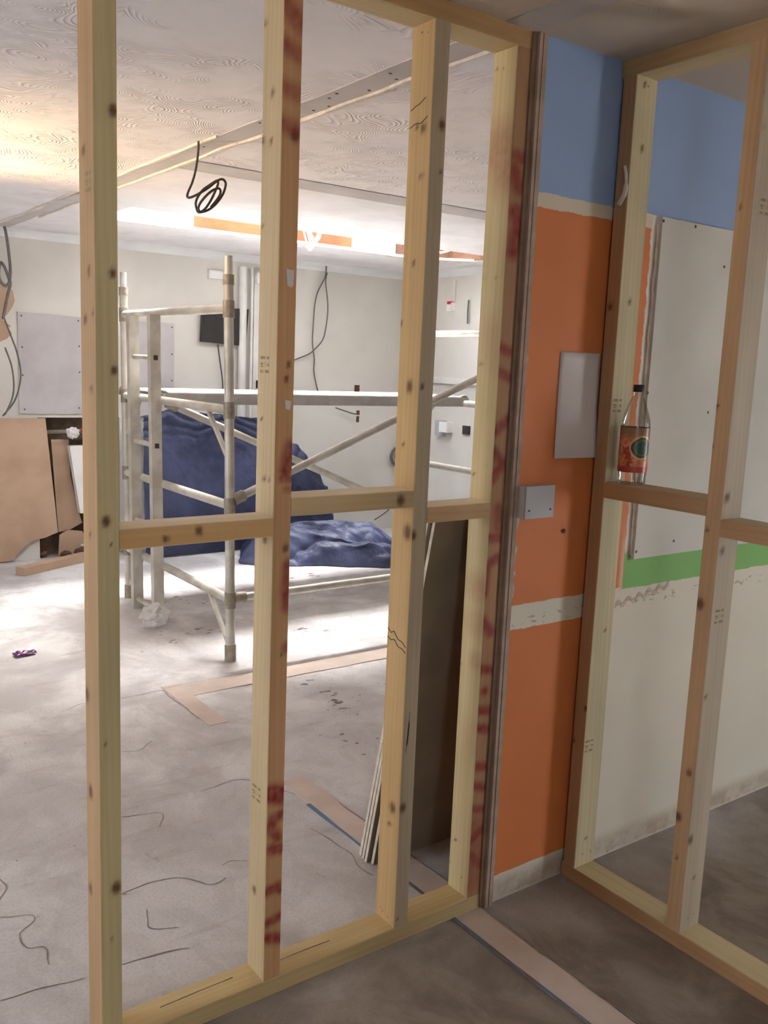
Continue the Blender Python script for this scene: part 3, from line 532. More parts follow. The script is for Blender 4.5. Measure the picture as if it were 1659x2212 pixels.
T = 0.0458; D = 0.0877
frA = thing('stud_frame', (-0.65, 0.04, 0), 'pine stud frame with red-sprayed uprights between the camera and the scaffold room', 'stud frame')
X1, X2, X3, X4 = -1.205, -0.8043, -0.4038, -0.1402
s1 = timber('stud', (X1, 0, T), (X1+T, D, H-T), 'z', frA, C3((190, 154, 110), (216, 200, 148)), {'X': S1_KNOT_S, 'Y': S1_KNOT_F}, label='leftmost upright, greenish pine, no spray paint')
s2 = timber('stud', (X2, 0, T), (X2+T, D, H-T), 'z', frA, C3((208, 184, 142), (208, 158, 106)), {'X': S2_KNOT_S, 'Y': S2_KNOT_F}, {'Y': S2_PAINT}, label='upright with red spray strokes on its orange front')
s3 = timber('stud', (X3, 0, T), (X3+T, D, H-T), 'z', frA, C3((206, 168, 110), (194, 178, 150)), {'X': S3_KNOT_S, 'Y': S3_KNOT_F}, label='upright with yellow side and greyish front')
s4 = timber('stud', (X4, 0, T), (X4+T, D, H-T), 'z', frA, C3((210, 188, 138), (176, 130, 90)), {'X': S4_KNOT_S}, {'Y': S4_PAINT, 'X': S4_SIDE}, label='end upright against the painted wall, sprayed red')
dress('S1', s1); dress('S2', s2); dress('S3', s3); dress('S4', s4)
timber('bottom_plate', (X1, 0, 0), (X4+T, D, T), 'x', frA, C3((200, 170, 115), (206, 180, 126), (212, 186, 130)))
timber('top_plate', (-2.6, 0, H-T), (X4+T, D, H), 'x', frA, C3((200, 170, 115), (190, 150, 96), (206, 182, 132)))
timber('nogging', (X1+T, 0, 1.162), (X2, D, 1.206), 'x', frA, C3((200, 160, 100), (222, 176, 114), (250, 236, 208)), {'Y': [((-0.985, 1.19), .008), ((-1.06, 1.178), .006)]})  # nogging tops get a near-white colour, painting in the skylight on them
timber('nogging', (X2+T, 0, 1.206), (X3, D, 1.250), 'x', frA, C3((200, 160, 100), (208, 180, 132), (250, 236, 208)), {'Y': [((-0.445, 1.226), .011)]})
timber('nogging', (X3+T, 0, 1.162), (X4, D, 1.204), 'x', frA, C3((200, 160, 100), (206, 168, 118), (250, 236, 208)))
for (x_, z_, w_, h_) in ((X2+.028, 1.735, .020, .040), (X2+.030, 1.46, .016, .022)):
    MB().prism([(x_-w_/2, z_+h_/2), (x_+w_/2, z_+h_/2-.002), (x_+w_/2-.001, z_-h_/3), (x_+w_/5, z_-h_/2), (x_-w_/3, z_-h_/2.6)], 'y', -.0012, .0004).build('plaster_smear', M['paper'], s2)
for pts in ([(.085, .872), (.070, .862), (.058, .868), (.040, .852), (.022, .848), (.006, .838)], [(.085, .848), (.068, .842), (.055, .846), (.038, .832), (.020, .830), (.006, .822)], [(.080, 2.165), (.062, 2.172), (.045, 2.176), (.025, 2.186)], [(.082, 2.125), (.060, 2.132), (.040, 2.130), (.015, 2.142)]):
    MB().tube(spline([(X3-.0003, y_, z_) for y_, z_ in pts], 4), .0011, 5).build('scribed_line', M['screw'], s3)
MB().tube(spline([(X3+.0195, -.0003, .66), (X3+.0165, -.0003, .60), (X3+.012, -.0003, .55)], 5), [.0006]*3+[.0022]*5+[.0006]*3, 6).build('split', M['dark_hole'], s3)
# split along the bottom plate
MB().tube(spline([(-1.05, .052, T+.0003), (-.95, .055, T+.0003), (-.86, .056, T+.0003)], 5), .0012, 5).build('split', M['crack'], frA)
MB().tube(spline([(-.74, .050, T+.0003), (-.66, .052, T+.0003), (-.58, .050, T+.0003)], 5), .0012, 5).build('split', M['crack'], frA)

XB = 0.2476
frB = thing('stud_frame', (XB+.04, -0.8, 0), 'brown-edged stud frame on the right carrying the drinks bottle', 'stud frame')
B1 = timber('stud', (XB, -.056, T), (XB+D, -.010, H-T), 'z', frB, C3((190, 146, 104), (208, 196, 158)), {'X': B1_KNOT_F, 'Y': B1_KNOT_S}, label='end upright beside the orange wall')
B2 = timber('stud', (XB, -.440, T), (XB+D, -.394, H-T), 'z', frB, C3((204, 162, 116), (194, 180, 158)), {'X': B2_KNOT_F, 'Y': B2_KNOT_S}, label='upright standing free of the wall')
B3 = timber('stud', (XB, -.840, T), (XB+D, -.794, H-T), 'z', frB, C3((186, 142, 96), (196, 180, 150)), seg=.05)
B4 = timber('stud', (XB, -1.24, T), (XB+D, -1.194, H-T), 'z', frB, C3((186, 142, 96), (196, 180, 150)), seg=.05)
dress('B1', B1); dress('B2', B2)
timber('bottom_plate', (XB, -1.64, 0), (XB+D, -.004, T), 'y', frB, C3((192, 148, 102), (190, 160, 110), (212, 194, 150)))
timber('top_plate', (XB, -1.64, H-T), (XB+D, -.004, H), 'y', frB, C3((196, 158, 108), (190, 160, 110), (208, 190, 146)))
timber('nogging', (XB, -.394, 1.204), (XB+D, -.056, 1.250), 'y', frB, C3((196, 152, 106), (190, 160, 110), (212, 192, 150)))
timber('nogging', (XB, -.794, 1.157), (XB+D, -.440, 1.202), 'y', frB, C3((196, 152, 106), (190, 160, 110), (212, 192, 150)))
timber('nogging', (XB, -1.194, 1.204), (XB+D, -.840, 1.250), 'y', frB, C3((196, 152, 106), (190, 160, 110), (212, 192, 150)), seg=.05)
MB().tube(spline([(XB-.003, -.040, 2.12), (XB-.006, -.050, 2.09), (XB-.006, -.050, 2.05), (XB-.003, -.030, 2.02)], 5), [.004]*8+[.007]*8, 8).build('foam_blob', M['plaster_bead'], frB, smooth=True)

# stump of the demolished partition between the end upright and the painted wall
stub = thing('partition_edge', (-0.07, 0.03, 0), 'grey-brown cut edge of the demolished partition beside the orange wall', 'wall edge')
MB().quad_box((-.0938, -.004, 0), (-.078, .086, H-.004)).build('batten', M['stub_dark'], stub)
MB().quad_box((-.078, -.012, 0), (-.068, .086, H-.004)).build('board_edge', M['stub'], stub)
MB().quad_box((-.068, -.008, 0), (-.064, .086, H-.004)).build('board_edge', M['stub_dark'], stub)
MB().quad_box((-.064, -.012, 0), (-.0502, .09, H-.004)).build('board_edge', M['stub'], stub)
poly = []; n_ = 130
for i in range(n_+1):
    z_ = H*i/n_; j = .007*noise.noise((z_*11, 2, 0))+.006*noise.noise((z_*37, 5, 0)); j += .010 if (0.86 < z_ < 1.2 and noise.noise((z_*30, 9, 1)) > .0) else 0
    poly.append((-.046+j, min(z_, H-.004)))
poly += [(-.0625, H-.004), (-.0625, 0)]
MB().prism(poly, 'y', -.0045, -.0003).build('torn_plaster', M['torn'], stub)

# ------------------------------------------------------------------ things on the painted wall
o = thing('socket_box', (0.004, -.02, 1.16), 'white double socket box on the orange wall with a pale blanking plate', 'socket box')
m = MB().quad_box((-.048, -.030, 1.158), (.062, -.0006, 1.246)); m.build('back_box', M['paper'], o)
MB().quad_box((-.046, -.0365, 1.157), (.064, -.030, 1.247)).build('face_plate', M['grey_plastic'], o)
for x_ in (-.032, .050): MB().tube([(x_, -.0385, 1.180), (x_, -.036, 1.180)], .003, 8).build('screw', M['screw'], o)
m = MB().grid(lambda u, v: (.086+.165*u, -.0015-.010*(1-v)**3*(0.3+u)-.004*math.sin(u*3.1), 1.317+.296*v), 10, 14)
sh = m.build('paper_sheet', M['paper'], None, smooth=True); sol = sh.modifiers.new('thick', 'SOLIDIFY'); sol.thickness = .0006; sol.offset = 1
tag(sh, 'sheet of white paper stuck on the orange wall with a lifted lower edge', 'paper')
pb = thing('plasterboard_patch', (0.9, -.006, 1.0), 'pale plasterboard sheet screwed over the painted wall above the green stripe', 'plasterboard')
MB().quad_box((.4625, -.0125, .994), (2.26, -.0004, 2.0165)).build('sheet', M['board_pale'], pb)
for (x_, z_) in BOARD_SCREWS: MB().tube([(x_, -.0134, z_), (x_, -.0120, z_)], .0045, 8).build('screw', M['screw'], pb)
for x_ in (1.15, 1.45, 1.75, 2.05):
    for z_ in (1.06, 1.5, 1.94): MB().tube([(x_, -.0134, z_), (x_, -.0120, z_)], .0045, 8).build('screw', M['screw'], pb)
poly = [(.4635, 2.0)]; 
for i in range(40): z_ = 1.99-.98*i/39; poly.append((.452-.012*abs(noise.noise((z_*14, 4, 0)))-.010*(noise.noise((z_*5, 1, 0)) > .25), z_))
poly += [(.4635, 1.0)]
tag(MB().prism(poly, 'y', -.006, -.0003).build('torn_edge', M['torn_pale'], pb), 'torn plaster edge beside the sheet')
sc = MB().prism([(.408+.002*i, .842+.008*math.sin(i*.25)+.006*noise.noise((i*.8, 0, 0))+.0003*i) for i in range(0, 130, 3)]+[(.408+.002*i, .857+.008*math.sin(i*.25+.3)+.006*noise.noise((i*.8, 3, 0))+.0003*i) for i in range(129, -1, -3)], 'y', -.0012, -.0002).build('adhesive_bead', M['torn'], wall_middle)
tag(sc, 'wavy grey bead of old adhesive')
ws = MB().tube([(.150, -.004, 1.105), (.150, .001, 1.105)], .006, 8).build('wall_plug', M['dark_hole'], wall_middle)

# bottle on the nogging
bx, by, bz = .293, -.112, 1.2502
bo = thing('drinks_bottle', (bx, by, bz), 'clear plastic drinks bottle with an orange fruit sleeve standing on the nogging', 'bottle')
prof = [(0, .006), (.020, .001), (.034, 0), (.039, .004), (.040, .012), (.0385, .018), (.040, .026), (.0405, .150), (.0405, .170), (.038, .185), (.032, .205), (.024, .228), (.017, .246), (.0135, .256), (.0132, .262)]
MB().lathe((bx, by, bz), prof, 36).build('body', M['clear'], bo, smooth=True)
MB().lathe((bx, by, bz), [(.0412, .036), (.0414, .040), (.0414, .158), (.0412, .162)], 36).build('sleeve', M['sleeve'], bo, smooth=True)
MB().lathe((bx, by, bz), [(.0150, .260), (.0152, .262), (.0152, .279), (.014, .2805), (0, .281)], 24).build('cap', M['black'], bo, smooth='auto')
nc = MB().lathe((bx, by, bz), [(.0150, .252), (.0165, .253), (.0165, .256), (.0150, .257)], 24).build('neck_ring', M['clear'], bo, smooth=True)

# plasterboards leaning against the back of the frame
for i in range(4):
    y0 = .352+.0205*i; ang = math.atan2(y0-.125-.0145*i, 1.16); x0 = -.222-.004*((i*3) % 4)
    o = thing('plasterboard', (x0, y0, 0), ['plasterboard sheet leaning behind the frame, nearest, brown paper face showing', 'plasterboard sheet second from the front in the leaning stack', 'plasterboard sheet third from the front in the leaning stack', 'plasterboard sheet rearmost in the leaning stack, beside the screed strip'][i], 'plasterboard', 'plasterboards leaning behind the frame')
    Lb = 1.17/math.cos(ang); dy, dz = -math.sin(ang), math.cos(ang); ny, nz = math.cos(ang), math.sin(ang); th = .0125
    z0 = .001
    def brd(a0, a1, t0, t1, xa, xb):
        m = MB(); k = 0
        for x_ in (xa, xb):
            for (a, t_) in ((a0, t0), (a1, t0), (a1, t1), (a0, t1)): m.v.append((x_, y0+dy*a+ny*t_, z0+dz*a+nz*t_))
        m.f += [(0, 1, 2, 3), (7, 6, 5, 4), (0, 4, 5, 1), (1, 5, 6, 2), (2, 6, 7, 3), (3, 7, 4, 0)]; m.m += [0]*6; return m
    brd(.0, Lb, .0008, th-.0008, x0, x0+1.2).build('core', M['board_edge'], o)
    brd(.0, Lb, 0, .0008, x0+.0005, x0+1.2).build('face_paper', M['board_brown'], o)
    brd(.0, Lb, th-.0008, th, x0+.0005, x0+1.2).build('back_paper', M['board_grey'], o)

# ------------------------------------------------------------------ scaffold tower
SK = 0.040
def S(x, y, z): return (x, y+SK*z, z)
YA, YB, FX0, FX1 = 2.355, 3.805, 0.28, 2.60
tw = thing('scaffold_tower', (FX0, YA, 0), 'aluminium scaffold tower with a built-in ladder standing in the far room', 'scaffold')
def frame(x, ladder):
    for y in (YA, YB):
        p = MB().tube([S(x, y, .02), S(x, y, 1.93)], .0245, 16).build('post', M['aluminium'], tw, smooth='auto')
        MB().tube([S(x, y, 1.93), S(x, y, 2.055)], .0205, 16).build('spigot', M['aluminium'], p, smooth='auto')
        for z_ in (1.945,): MB().tube([S(x, y, z_-.03), S(x, y, z_+.02)], .028, 16).build('collar', M['cast'], p, smooth='auto')
        MB().tube([S(x, y, 0), S(x, y, .085)], .030, 16).build('foot_cap', M['cast'], p, smooth='auto')
        for z_ in (1.80, 1.30, .815, .325): MB().tube([S(x, y, z_-.045), S(x, y, z_+.04)], .029, 16).build('collar', M['cast'], p, smooth='auto')
    for z_ in (1.80, 1.30, .815, .325): MB().tube([S(x, YA, z_), S(x, YB, z_)], .0235, 16).build('ledger', M['aluminium'], tw, smooth='auto')
    for (y, zz_, s_) in ((YA, 1.30, 1), (YA, .325, 1), (YB, 1.30, -1), (YB, .325, -1)):
        MB().bar(S(x, y+s_*.24, zz_-.02), S(x, y+s_*.02, zz_-.24), .022, .018, (1, 0, 0)).build('gusset', M['aluminium'], tw)
    if ladder:
        ya, yb, xl = 3.215, 3.545, x-.045
        for y in (ya, yb):
            st = MB(); a, b = Vector(S(xl, y, .004)), Vector(S(xl, y, 1.785)); st.bar(a, b, .062, .046, (0, 1, 0)).build('ladder_stile', M['aluminium'], tw)
        for z_ in (1.543, 1.04, .56, .063):
            MB().tube([S(xl, ya-.010, z_), S(xl, yb+.01, z_)], .0155, 12).build('rung', M['aluminium'], tw, smooth='auto')
            p0 = S(xl, ya-.0237, z_); MB().quad_box((p0[0]-.013, p0[1]-.001, z_-.014), (p0[0]+.013, p0[1]+.004, z_+.014)).build('rung_end', M['dark_hole'], tw)
frame(FX0, True); frame(FX1, False)
def brace(a, b):
    o = MB().tube([a, b], .0215, 14).build('brace', M['aluminium'], tw, smooth='auto')
    d = (Vector(b)-Vector(a)).normalized()
    for p, s_ in ((Vector(a), 1), (Vector(b), -1)): MB().tube([tuple(p-d*.012*s_), tuple(p+d*s_*.055)], .0305, 12).build('clip', M['cast'], o, smooth='auto')
brace(S(FX0+.03, YA, .845), S(FX1, YA, 1.76))
brace(S(FX0+.02, 3.165, 1.285), S(FX1, 3.165, .335))
brace(S(FX0+.03, YA, .33), S(FX1, YA, .335))
pf = thing('scaffold_platform', (FX0, 3.3, 1.33), 'white-topped scaffold platform resting across the tower', 'platform')
PY0, PY1 = 3.285, 3.870
MB().quad_box((FX0+.04, PY0, 1.337), (FX1+.02, PY1, 1.349)).build('deck', M['deck'], pf)
for y0_ in (PY0-.012, PY1-.012): MB().quad_box((FX0+.02, y0_, 1.278), (FX1+.03, y0_+.024, 1.343)).build('side_rail', M['deck_rail'], pf)
for y_ in (PY0, PY1):
    for x_, s_ in ((FX0, -1), (FX1, 1)):
        hk = [(x_-s_*.06, y_, 1.315), (x_-s_*.03, y_, 1.345), (x_, y_, 1.352), (x_+s_*.028, y_, 1.340), (x_+s_*.036, y_, 1.305)]
        MB().tube(spline(hk, 4), .010, 8).build('hook', M['cast'], pf, smooth=True)

# ------------------------------------------------------------------ blue tarpaulin
def fbm(p, o=4):
    v, a, f_ = 0, 1, 1
    for _ in range(o): v += a*noise.noise((p[0]*f_, p[1]*f_, p[2]*f_)); a *= .5; f_ *= 2.03
    return v
def ridge(p, o=4):
    v, a, f_ = 0, 1, 1
    for _ in range(o): v += a*(1-abs(noise.noise((p[0]*f_, p[1]*f_, p[2]*f_)))*2.2); a *= .5; f_ *= 2.1
    return v/1.9
def interp(x, tab):
    for (a, va), (b, vb) in zip(tab[:-1], tab[1:]):
        if x <= b: u = max(0, (x-a)/(b-a)); u = u*u*(3-2*u); return va+(vb-va)*u
    return tab[-1][1]
TOPZ = [(.82, 1.10), (1.0, 1.135), (1.3, 1.115), (1.7, 1.08), (1.9, 1.00), (2.10, .86), (2.28, .68), (2.42, .48), (2.47, .30)]
def tarp_up(u, v):
    x = .78+1.70*u; zt = interp(x, TOPZ)
    if v < .10: k = v/.10; y = 5.08-.24*k; z = zt-.02*(1-k)
    else: k = (v-.10)/.90; y = 4.84-.03*math.sin(k*3); z = zt*(1-k)+.012
    hang = zt-z                                                     # distance below the top edge
    bunch = math.exp(-hang*9)*min(1, v*12)
    warp = .12*fbm((x*3, z*3, 1), 2)
    fold = abs(math.sin((z*1.0+warp)*34+2.5*noise.noise((x*2.5, 0, 4))))*bunch*.035
    soft = ridge((x*1.5+.4*z, z*.8, 2), 3)-.5; dia = abs(math.sin((x*.9+z*.55+.10*fbm((x*2, z*2, 6), 2))*9))
    w = min(1, v*6)*min(1, (1-v)*9+.15)
    y -= w*(.060*soft+.020*dia**2+fold+.014*(ridge((x*5+z*3, z*4-x*2, 5), 3)-.5)+.05*max(0, .25-z)*4); x += .012*w*fbm((z*3, x*2, 9), 2)
    if v < .14: z += .016*fbm((x*9, 1, v*4), 3)
    return (x, min(y, 5.12), max(z, .008))
tp = MB().grid(tarp_up, 150, 130).build('tarpaulin', M['tarp'], None, smooth=True, fix=False)
tag(tp, 'navy tarpaulin draped over a tall stack behind the scaffold ladder', 'tarpaulin')
A_, B_ = Vector((1.50, 4.62, 0)), Vector((2.66, 4.00, 0)); dd = (B_-A_); LL = dd.length; dd.normalize(); pp = Vector((-dd.y, dd.x, 0))
def crease(q): return 1-abs(math.sin(q))**.65
def tarp_low(u, v):
    s_ = u*LL; wd = .26+.07*math.sin(u*2.6)+.05*noise.noise((u*3, 1, 0)); tt = (v*2-1)
    base = A_+dd*s_+pp*(tt*wd-.03)
    e = max(0, 1-abs(tt)**2.4)*min(1, u*6+.04)*min(1, (1-u)*4.5+.03)
    wp = 1.1*fbm((s_*1.5, tt*.9, 2), 3)
    f1 = crease(2.2*tt-1.5*s_+wp*1.3); f2 = crease(4.5*tt+2.2*s_+wp*2.1+1); f3 = crease(3.0*s_-1.8*tt+wp*1.6+2)
    h = e**.55*(.29-.05*u)+(-.115*f1-.06*f2-.055*f3+.012*fbm((s_*8, tt*6, 3), 3)+.06)*e**.3
    return (base.x+.02*fbm((s_*6, tt*4, 1), 2), base.y+.03*fbm((s_*5, tt*5, 8), 2), max(.006, h))
tp2 = MB().grid(tarp_low, 190, 120).build('tarpaulin', M['tarp'], None, smooth=True, fix=False)
tag(tp2, 'crumpled navy tarpaulin heaped on the floor below the scaffold', 'tarpaulin')

# ------------------------------------------------------------------ far wall: opened recess, boards, services
hb = MB().prism([(-.75, .004), (-.10, .010), (-.085, .045), (-.03, .095), (.02, .14), (.06, .155), (.13, .165), (.18, .185), (.228, .20), (.190, .62), (.150, 1.064), (-.75, 1.058)], 'y', YF-.030, YF-.016).build('brown_hardboard', M['hardboard'], None)
tag(hb, 'big brown hardboard panel with a torn lower corner on the far wall', 'board')
hb2 = MB().prism([(.205, .90), (.335, .90), (.345, .62), (.400, .36), (.430, .25), (.330, .20), (.250, .19), (.235, .40)], 'y', YF+.030, YF+.042).build('hardboard_offcut', M['hardboard'], None)
tag(hb2, 'narrow brown hardboard offcut standing inside the wall recess', 'board')
hb3 = MB().prism([(.24, .004), (.40, .012), (.47, .10), (.42, .19), (.31, .205), (.25, .17)], 'y', YF+.005, YF+.020).build('hardboard_offcut', M['hardboard'], None)
tag(hb3, 'small reddish board scrap at the foot of the wall recess', 'board')
bt = MB().quad_box((.115, YF+.05, 0.0), (.165, YF+.12, RZ-.005)).build('wall_batten', M['joist'], wall_far); tag(bt, 'dark timber batten inside the recess')
MB().quad_box((.50, YF+.06, 0.0), (.56, YF+.12, RZ-.005)).build('wall_batten', M['joist'], wall_far)
pi = MB().tube([(.11, YF+.045, .955), (.71, YF+.045, .965)], .016, 12).build('copper_pipe', M['cast'], None, smooth=True); tag(pi, 'dusty horizontal pipe inside the wall recess', 'pipe')
m = MB().prism([(.315, .856), (.312, .850), (.385, .342), (.60, .348), (.60, .858), (.33, .858)], 'y', YF-.075, YF-.010); rd = thing('white_casing', (.42, YF-.04, .343), 'white slab-like casing leaning out of the wall recess', 'casing')
m.build('front', M['white_plastic'], rd); MB().quad_box((.45, YF-.012, .36), (.60, YF+.02, .84)).build('back', M['paper'], rd)
def crumple(name, c, r, mat, seed, parent=None, sq=(1, 1, 1), sub=3, amp=.55):
    import bmesh
    bm = bmesh.new(); bmesh.ops.create_icosphere(bm, subdivisions=sub, radius=1.0)
    for v in bm.verts:
        d = v.co.normalized(); k = 1+amp*(ridge((d.x*1.6+seed, d.y*1.6, d.z*1.6), 3)-.6)
        v.co = Vector((d.x*r*k*sq[0], d.y*r*k*sq[1], d.z*r*k*sq[2]))
    zmin = min(v.co.z for v in bm.verts)
    me = bpy.data.meshes.new(name); o0 = world_origin(parent)
    for v in bm.verts: v.co = v.co+Vector(c)-o0-Vector((0, 0, zmin))
    bm.to_mesh(me); bm.free(); me.materials.append(mat)
    o = bpy.data.objects.new(name, me); COL.objects.link(o); o.parent = parent; return o
tag(crumple('crumpled_paper', (.345, YF-.035, .905), .045, M['paper'], 3, sq=(1.2, .7, 1.0)), 'crumpled pale paper stuffed above the white casing', 'paper')
tag(crumple('torn_packet', (.435, YF-.03, .955), .024, M['red_fabric'], 8, sq=(1.1, .7, 1)), 'torn red and white packet beside the crumpled paper', 'packet')
for i, (x_, y_, r_) in enumerate(((.27, YF-.07, .045), (.39, YF-.07, .055), (.51, YF-.07, .045), (.63, YF-.07, .045), (.14, YF+.04, .035))):
    tag(crumple('rubble_lump', (x_, y_, 0), r_, M['rubble'], 11+i*2.3, sq=(1.0, .8, .7)), ['brown rubble lump left of the white casing, in front of the board scrap', 'largest brown rubble lump, directly below the white casing', 'brown rubble lump right of the largest one', 'rightmost brown rubble lump under the wall recess', 'brown rubble lump behind the torn corner of the hardboard'][i], 'rubble', 'rubble lumps under the wall recess')
tag(crumple('plaster_crumb', (.40, YF-.07, .085), .016, M['board_pale'], 4, sq=(1.2, 1, .7), sub=2), 'white plaster crumb on top of the brown rubble', 'rubble')
pkl = MB().bar((-.17, 4.700, .030), (.42, 5.005, .030), .085, .058).build('timber_offcut', M['hardboard'], None)
tag(pkl, 'brown timber offcut lying on the floor below the hardboard panel', 'timber')
pan = thing('grey_panel', (.2, YF, 1.10), 'square grey plasterboard patch above the hardboard on the far wall', 'plasterboard')
MB().prism([(-.028, 1.098), (.50, 1.094), (.50, 1.812), (.30, 1.816), (.10, 1.822), (-.026, 1.826)], 'y', YF-.0115, YF-.0003).build('sheet', M['board_grey'], pan)
for (x_, z_) in PANEL_SCREWS: MB().tube([(x_, YF-.0128, z_), (x_, YF-.010, z_)], .006, 8).build('screw', M['screw'], pan)
pan2 = thing('grey_panel', (1.0, YF, 1.05), 'grey plasterboard patch seen through the scaffold ladder', 'plasterboard')
MB().quad_box((.745, YF-.0115, 1.06), (1.165, YF-.0003, 1.812)).build('sheet', M['board_grey'], pan2)
for (x_, z_) in PANEL2_SCREWS: MB().tube([(x_, YF-.0128, z_), (x_, YF-.010, z_)], .006, 8).build('screw', M['screw'], pan2)
bp = MB().prism([(-.30, 1.62), (-.16, 1.60), (-.10, 1.63), (-.065, 1.67), (-.09, 1.71), (-.07, 1.72), (-.14, 1.77), (-.095, 1.80), (-.06, 1.85), (-.04, 1.90), (-.052, 1.97), (-.10, 2.0), (-.14, 2.02), (-.30, 2.02)], 'y', YF-.004, YF-.0002).build('bare_patch', M['hardboard'], wall_far); tag(bp, 'brown patch where the plaster is stripped')
# television
tv = thing('television', (1.58, YF-.03, 1.66), 'dark flat screen tilted on the far wall behind the scaffold post', 'television')
def tilt(pts, d0, d1):
    m = MB(); m.prism(pts, 'y', d0, d1); return m
tilt([(1.378, 1.680), (1.778, 1.660), (1.800, 1.962), (1.392, 1.958)], YF-.055, YF-.020).build('casing', M['black'], tv)
tilt([(1.392, 1.694), (1.760, 1.678), (1.776, 1.938), (1.405, 1.938)], YF-.0565, YF-.0552).build('screen', M['black'], tv)
tilt([(1.52, 1.75), (1.66, 1.745), (1.66, 1.87), (1.52, 1.87)], YF-.020, YF-.0005).build('bracket', M['screw'], tv)
def cable(name, pts, r, mat, label, n=5, cat='cable'):
    o = MB().tube(spline(pts, n), r, 8).build(name, mat, None, smooth=True); return tag(o, label, cat)
cable('power_cable', CABLE_TV, .006, M['cable_dark'], 'dark cable hanging straight down from the flat screen')
coil = [(x_, y_+.02*math.sin(i*.55), z_) for i, (x_, y_, z_) in enumerate(COIL)]
coil[0] = (COIL[0][0], COIL[0][1], H-.004)
cable('coiled_cable', coil, .0048, M['cable_dark'], 'dark cable hanging from the ceiling strip in a loose coil')
cable('hanging_cable', CABLE_L1, .010, M['cable_grey'], 'thick grey cable dropping from the ceiling at the far left, looped at its end')
cable('hanging_cable', CABLE_L2, .006, M['cable_grey'], 'thin grey cable bowing right beside the grey square panel')
cable('hanging_cable', [(a, b-.06, c) for a, b, c in CABLE_L3], .006, M['cable_grey'], 'thin grey cable at the left frame edge above the hardboard')
cable('hanging_cable', CABLE_W1, .006, M['cable_grey'], 'long grey cable trailing down the far wall to the platform')
cable('hanging_cable', CABLE_W2, .006, M['cable_grey'], 'grey cable looping left across the far wall')
cable('cable_coil', COILW, .014, M['cable_grey'], 'grey hose-like coil hanging near the far corner')
cable('loose_wire', WIRE_N, .005, M['cable_dark'], 'thin dark wire slanting up above the crumpled tarpaulin')
cable('loose_wire', [(2.70, 5.15, 1.155), (2.78, 5.13, 1.13), (2.87, 5.12, 1.105), (2.93, 5.14, 1.10)], .006, M['cable_grey'], 'short grey cable end poking out below the platform')
# pipes and boxes
for x_, r_, lab in ((1.748, .034, 'thick white soil pipe running up behind the flat screen'), (1.832, .012, 'slim white pipe right of the thick soil pipe')):
    MB_ = MB().tube([(x_, YF-.045, .02), (x_, YF-.045, 2.30)], r_, 14).build('wall_pipe', M['pipe_white'], None, smooth='auto'); tag(MB_, lab, 'pipe')
tk = MB().quad_box((1.855, YF-.04, 1.30), (1.925, YF-.0005, 2.24)).build('wall_trunking', M['pipe_white'], None); tag(tk, 'flat cream trunking on the wall beside the slim pipe', 'trunking')
def wbox(name, lo, hi, mat, lab, cat='junction box', dots=()):
    o = thing(name, ((lo[0]+hi[0])/2, (lo[1]+hi[1])/2, lo[2]), lab, cat); MB().quad_box(lo, hi).build('box', mat, o)
    y = lo[1]
    if name != 'side_box': MB().quad_box((lo[0]+.008, y-.004, lo[2]+.008), (hi[0]-.008, y+.001, hi[2]-.008)).build('cover', mat, o)
    return o
wbox('junction_box', (1.45, YF-.035, 2.185), (1.575, YF-.0005, 2.250), M['white_plastic'], 'white double socket under the ceiling left of the scaffold post')
wbox('junction_box', (1.862, YF-.085, 2.175), (1.955, YF-.040, 2.262), M['white_plastic'], 'white box at the top of the cream trunking')
wbox('wall_socket', (1.885, YF-.075, 1.318), (1.960, YF-.040, 1.382), M['black'], 'small black socket at the foot of the cream trunking', 'socket')
for (x0, x1_, z0, z1_) in ((2.918, 2.975, 1.275, 1.362), (2.950, 2.985, 1.088, 1.130), (2.950, 2.982, 1.022, 1.078)):
    MB().quad_box((x0, YF-.0012, z0), (x1_, YF-.0002, z1_)).build('wall_chase', M['joist'], wall_far)
# right wall
def rbox(name, y0, y1, z0, z1, d, mat, lab, cat):
    o = thing(name, (XR-d/2, (y0+y1)/2, z0), lab, cat); MB().quad_box((XR-d, y0, z0), (XR-.0005, y1, z1)).build('box', mat, o)
    MB().quad_box((XR-d-.003, y0+.008, z0+.008), (XR-d+.001, y1-.008, z1-.008)).build('cover', mat, o); return o
rbox('fuse_box', 4.49, 4.60, .945, 1.085, .05, M['grey_plastic'], 'grey box on the right wall under the platform end', 'fuse box')
rbox('fuse_box', 4.40, 4.51, .985, 1.075, .075, M['white_plastic'], 'white box overlapping the grey box on the right wall', 'fuse box')
rbox('back_box', 4.17, 4.255, .985, 1.060, .02, M['screw'], 'dark open back box right of the white box', 'back box')
rbox('alarm_sounder', 4.46, 4.53, 2.04, 2.115, .04, M['white_plastic'], 'small white sounder high on the right wall', 'sounder')
MB().quad_box((XR-.045, 4.47, 2.10), (XR-.0005, 4.52, 2.125)).build('cap', M['red_fabric'], bpy.data.objects['alarm_sounder'])
tk2 = MB().quad_box((XR-.03, .3, 1.412), (XR-.0005, 5.12, 1.470)).build('wall_trunking', M['pipe_white'], None); tag(tk2, 'long cream trunking along the right wall', 'trunking')
tk3 = MB().quad_box((XR-.02, 4.455, 2.12), (XR-.0005, 4.480, 2.30)).build('wall_conduit', M['pipe_white'], None); tag(tk3, 'short conduit above the small white sounder', 'conduit')
cable('hanging_cable', [(XR-.03, 4.25, 2.13), (XR-.03, 4.255, 2.05), (XR-.03, 4.25, 1.93)], .007, M['cable_grey'], 'short grey cable end on the right wall beside the sounder')
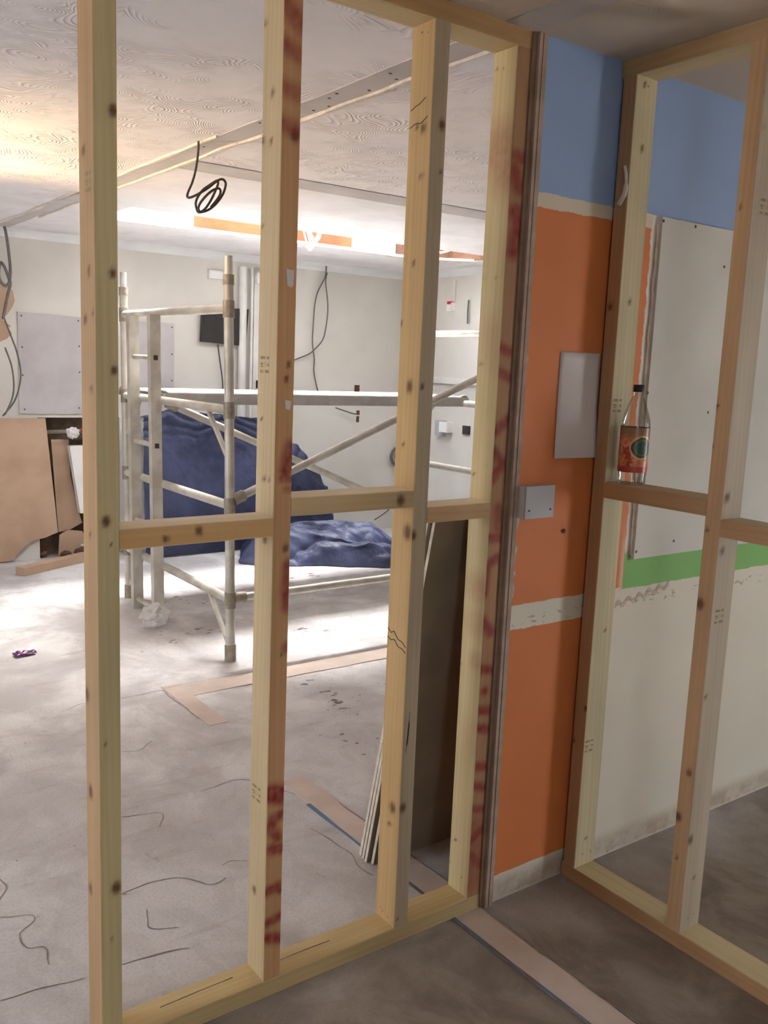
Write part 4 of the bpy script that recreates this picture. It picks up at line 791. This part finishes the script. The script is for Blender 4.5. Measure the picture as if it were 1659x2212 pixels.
# white straps hanging in the skylight
st = thing('cable_hank', (1.55, 3.75, 2.30), 'white hank of cable dangling from the skylight opening', 'cable')
SKYV.append([(1.53, 3.75, 2.44), (1.54, 3.68, 2.52), (1.55, 3.60, 2.58), (1.55, 3.574, 2.60)])
for l_ in SKYV: MB().tube(spline(l_, 5), .006, 8).build('strand', M['strap'], st, smooth=True)
# floor litter
tag(crumple('plastic_bag', (.155, 3.07, .001), .075, M['bag'], 21, sq=(1.15, .8, .95), amp=.6), 'crumpled clear plastic bag at the foot of the scaffold ladder', 'plastic bag')
m = MB().grid(lambda u, v: (-.655+.11*u, 2.90+.07*v*(1-.5*u)+.02*u, .004+.028*abs(noise.noise((u*4, v*4, 2)))+.006), 10, 8)
wr = m.build('foil_wrapper', M['wrapper'], None, smooth=True); sol = wr.modifiers.new('thick', 'SOLIDIFY'); sol.thickness = .0008
tag(wr, 'crumpled purple foil wrapper on the dusty floor', 'wrapper')
# work lamp standing outside the view on the left, aimed at the ceiling
wl = thing('work_lamp', (-1.75, 3.0, 0), 'halogen work lamp on a stand left of the frame aimed at the ceiling', 'work lamp')
MB().tube([(-1.75, 3.0, .02), (-1.75, 3.0, 1.60)], .014, 10).build('stand', M['black'], wl, smooth='auto')
for a in (0, 2.1, 4.2): MB().tube([(-1.75, 3.0, .42), (-1.75+.38*math.cos(a), 3.0+.38*math.sin(a), .012)], .010, 8).build('leg', M['black'], wl, smooth='auto')
MB().prism([(-1.90, 1.62), (-1.60, 1.70), (-1.66, 1.62), (-1.82, 1.58)], 'y', 2.88, 3.12).build('housing', M['black'], wl)
ld = bpy.data.lights.new('work_lamp_bulb', 'SPOT'); ld.energy = 170; ld.color = (1.0, .70, .38); ld.spot_size = math.radians(85); ld.spot_blend = .8; ld.shadow_soft_size = .08
lo_ = bpy.data.objects.new('work_lamp_bulb', ld); COL.objects.link(lo_); lo_.parent = wl; lo_.location = (0.02, 0, 1.74)
lo_.rotation_euler = Vector((.88, -.52, .66)).to_track_quat('-Z', 'Y').to_euler()
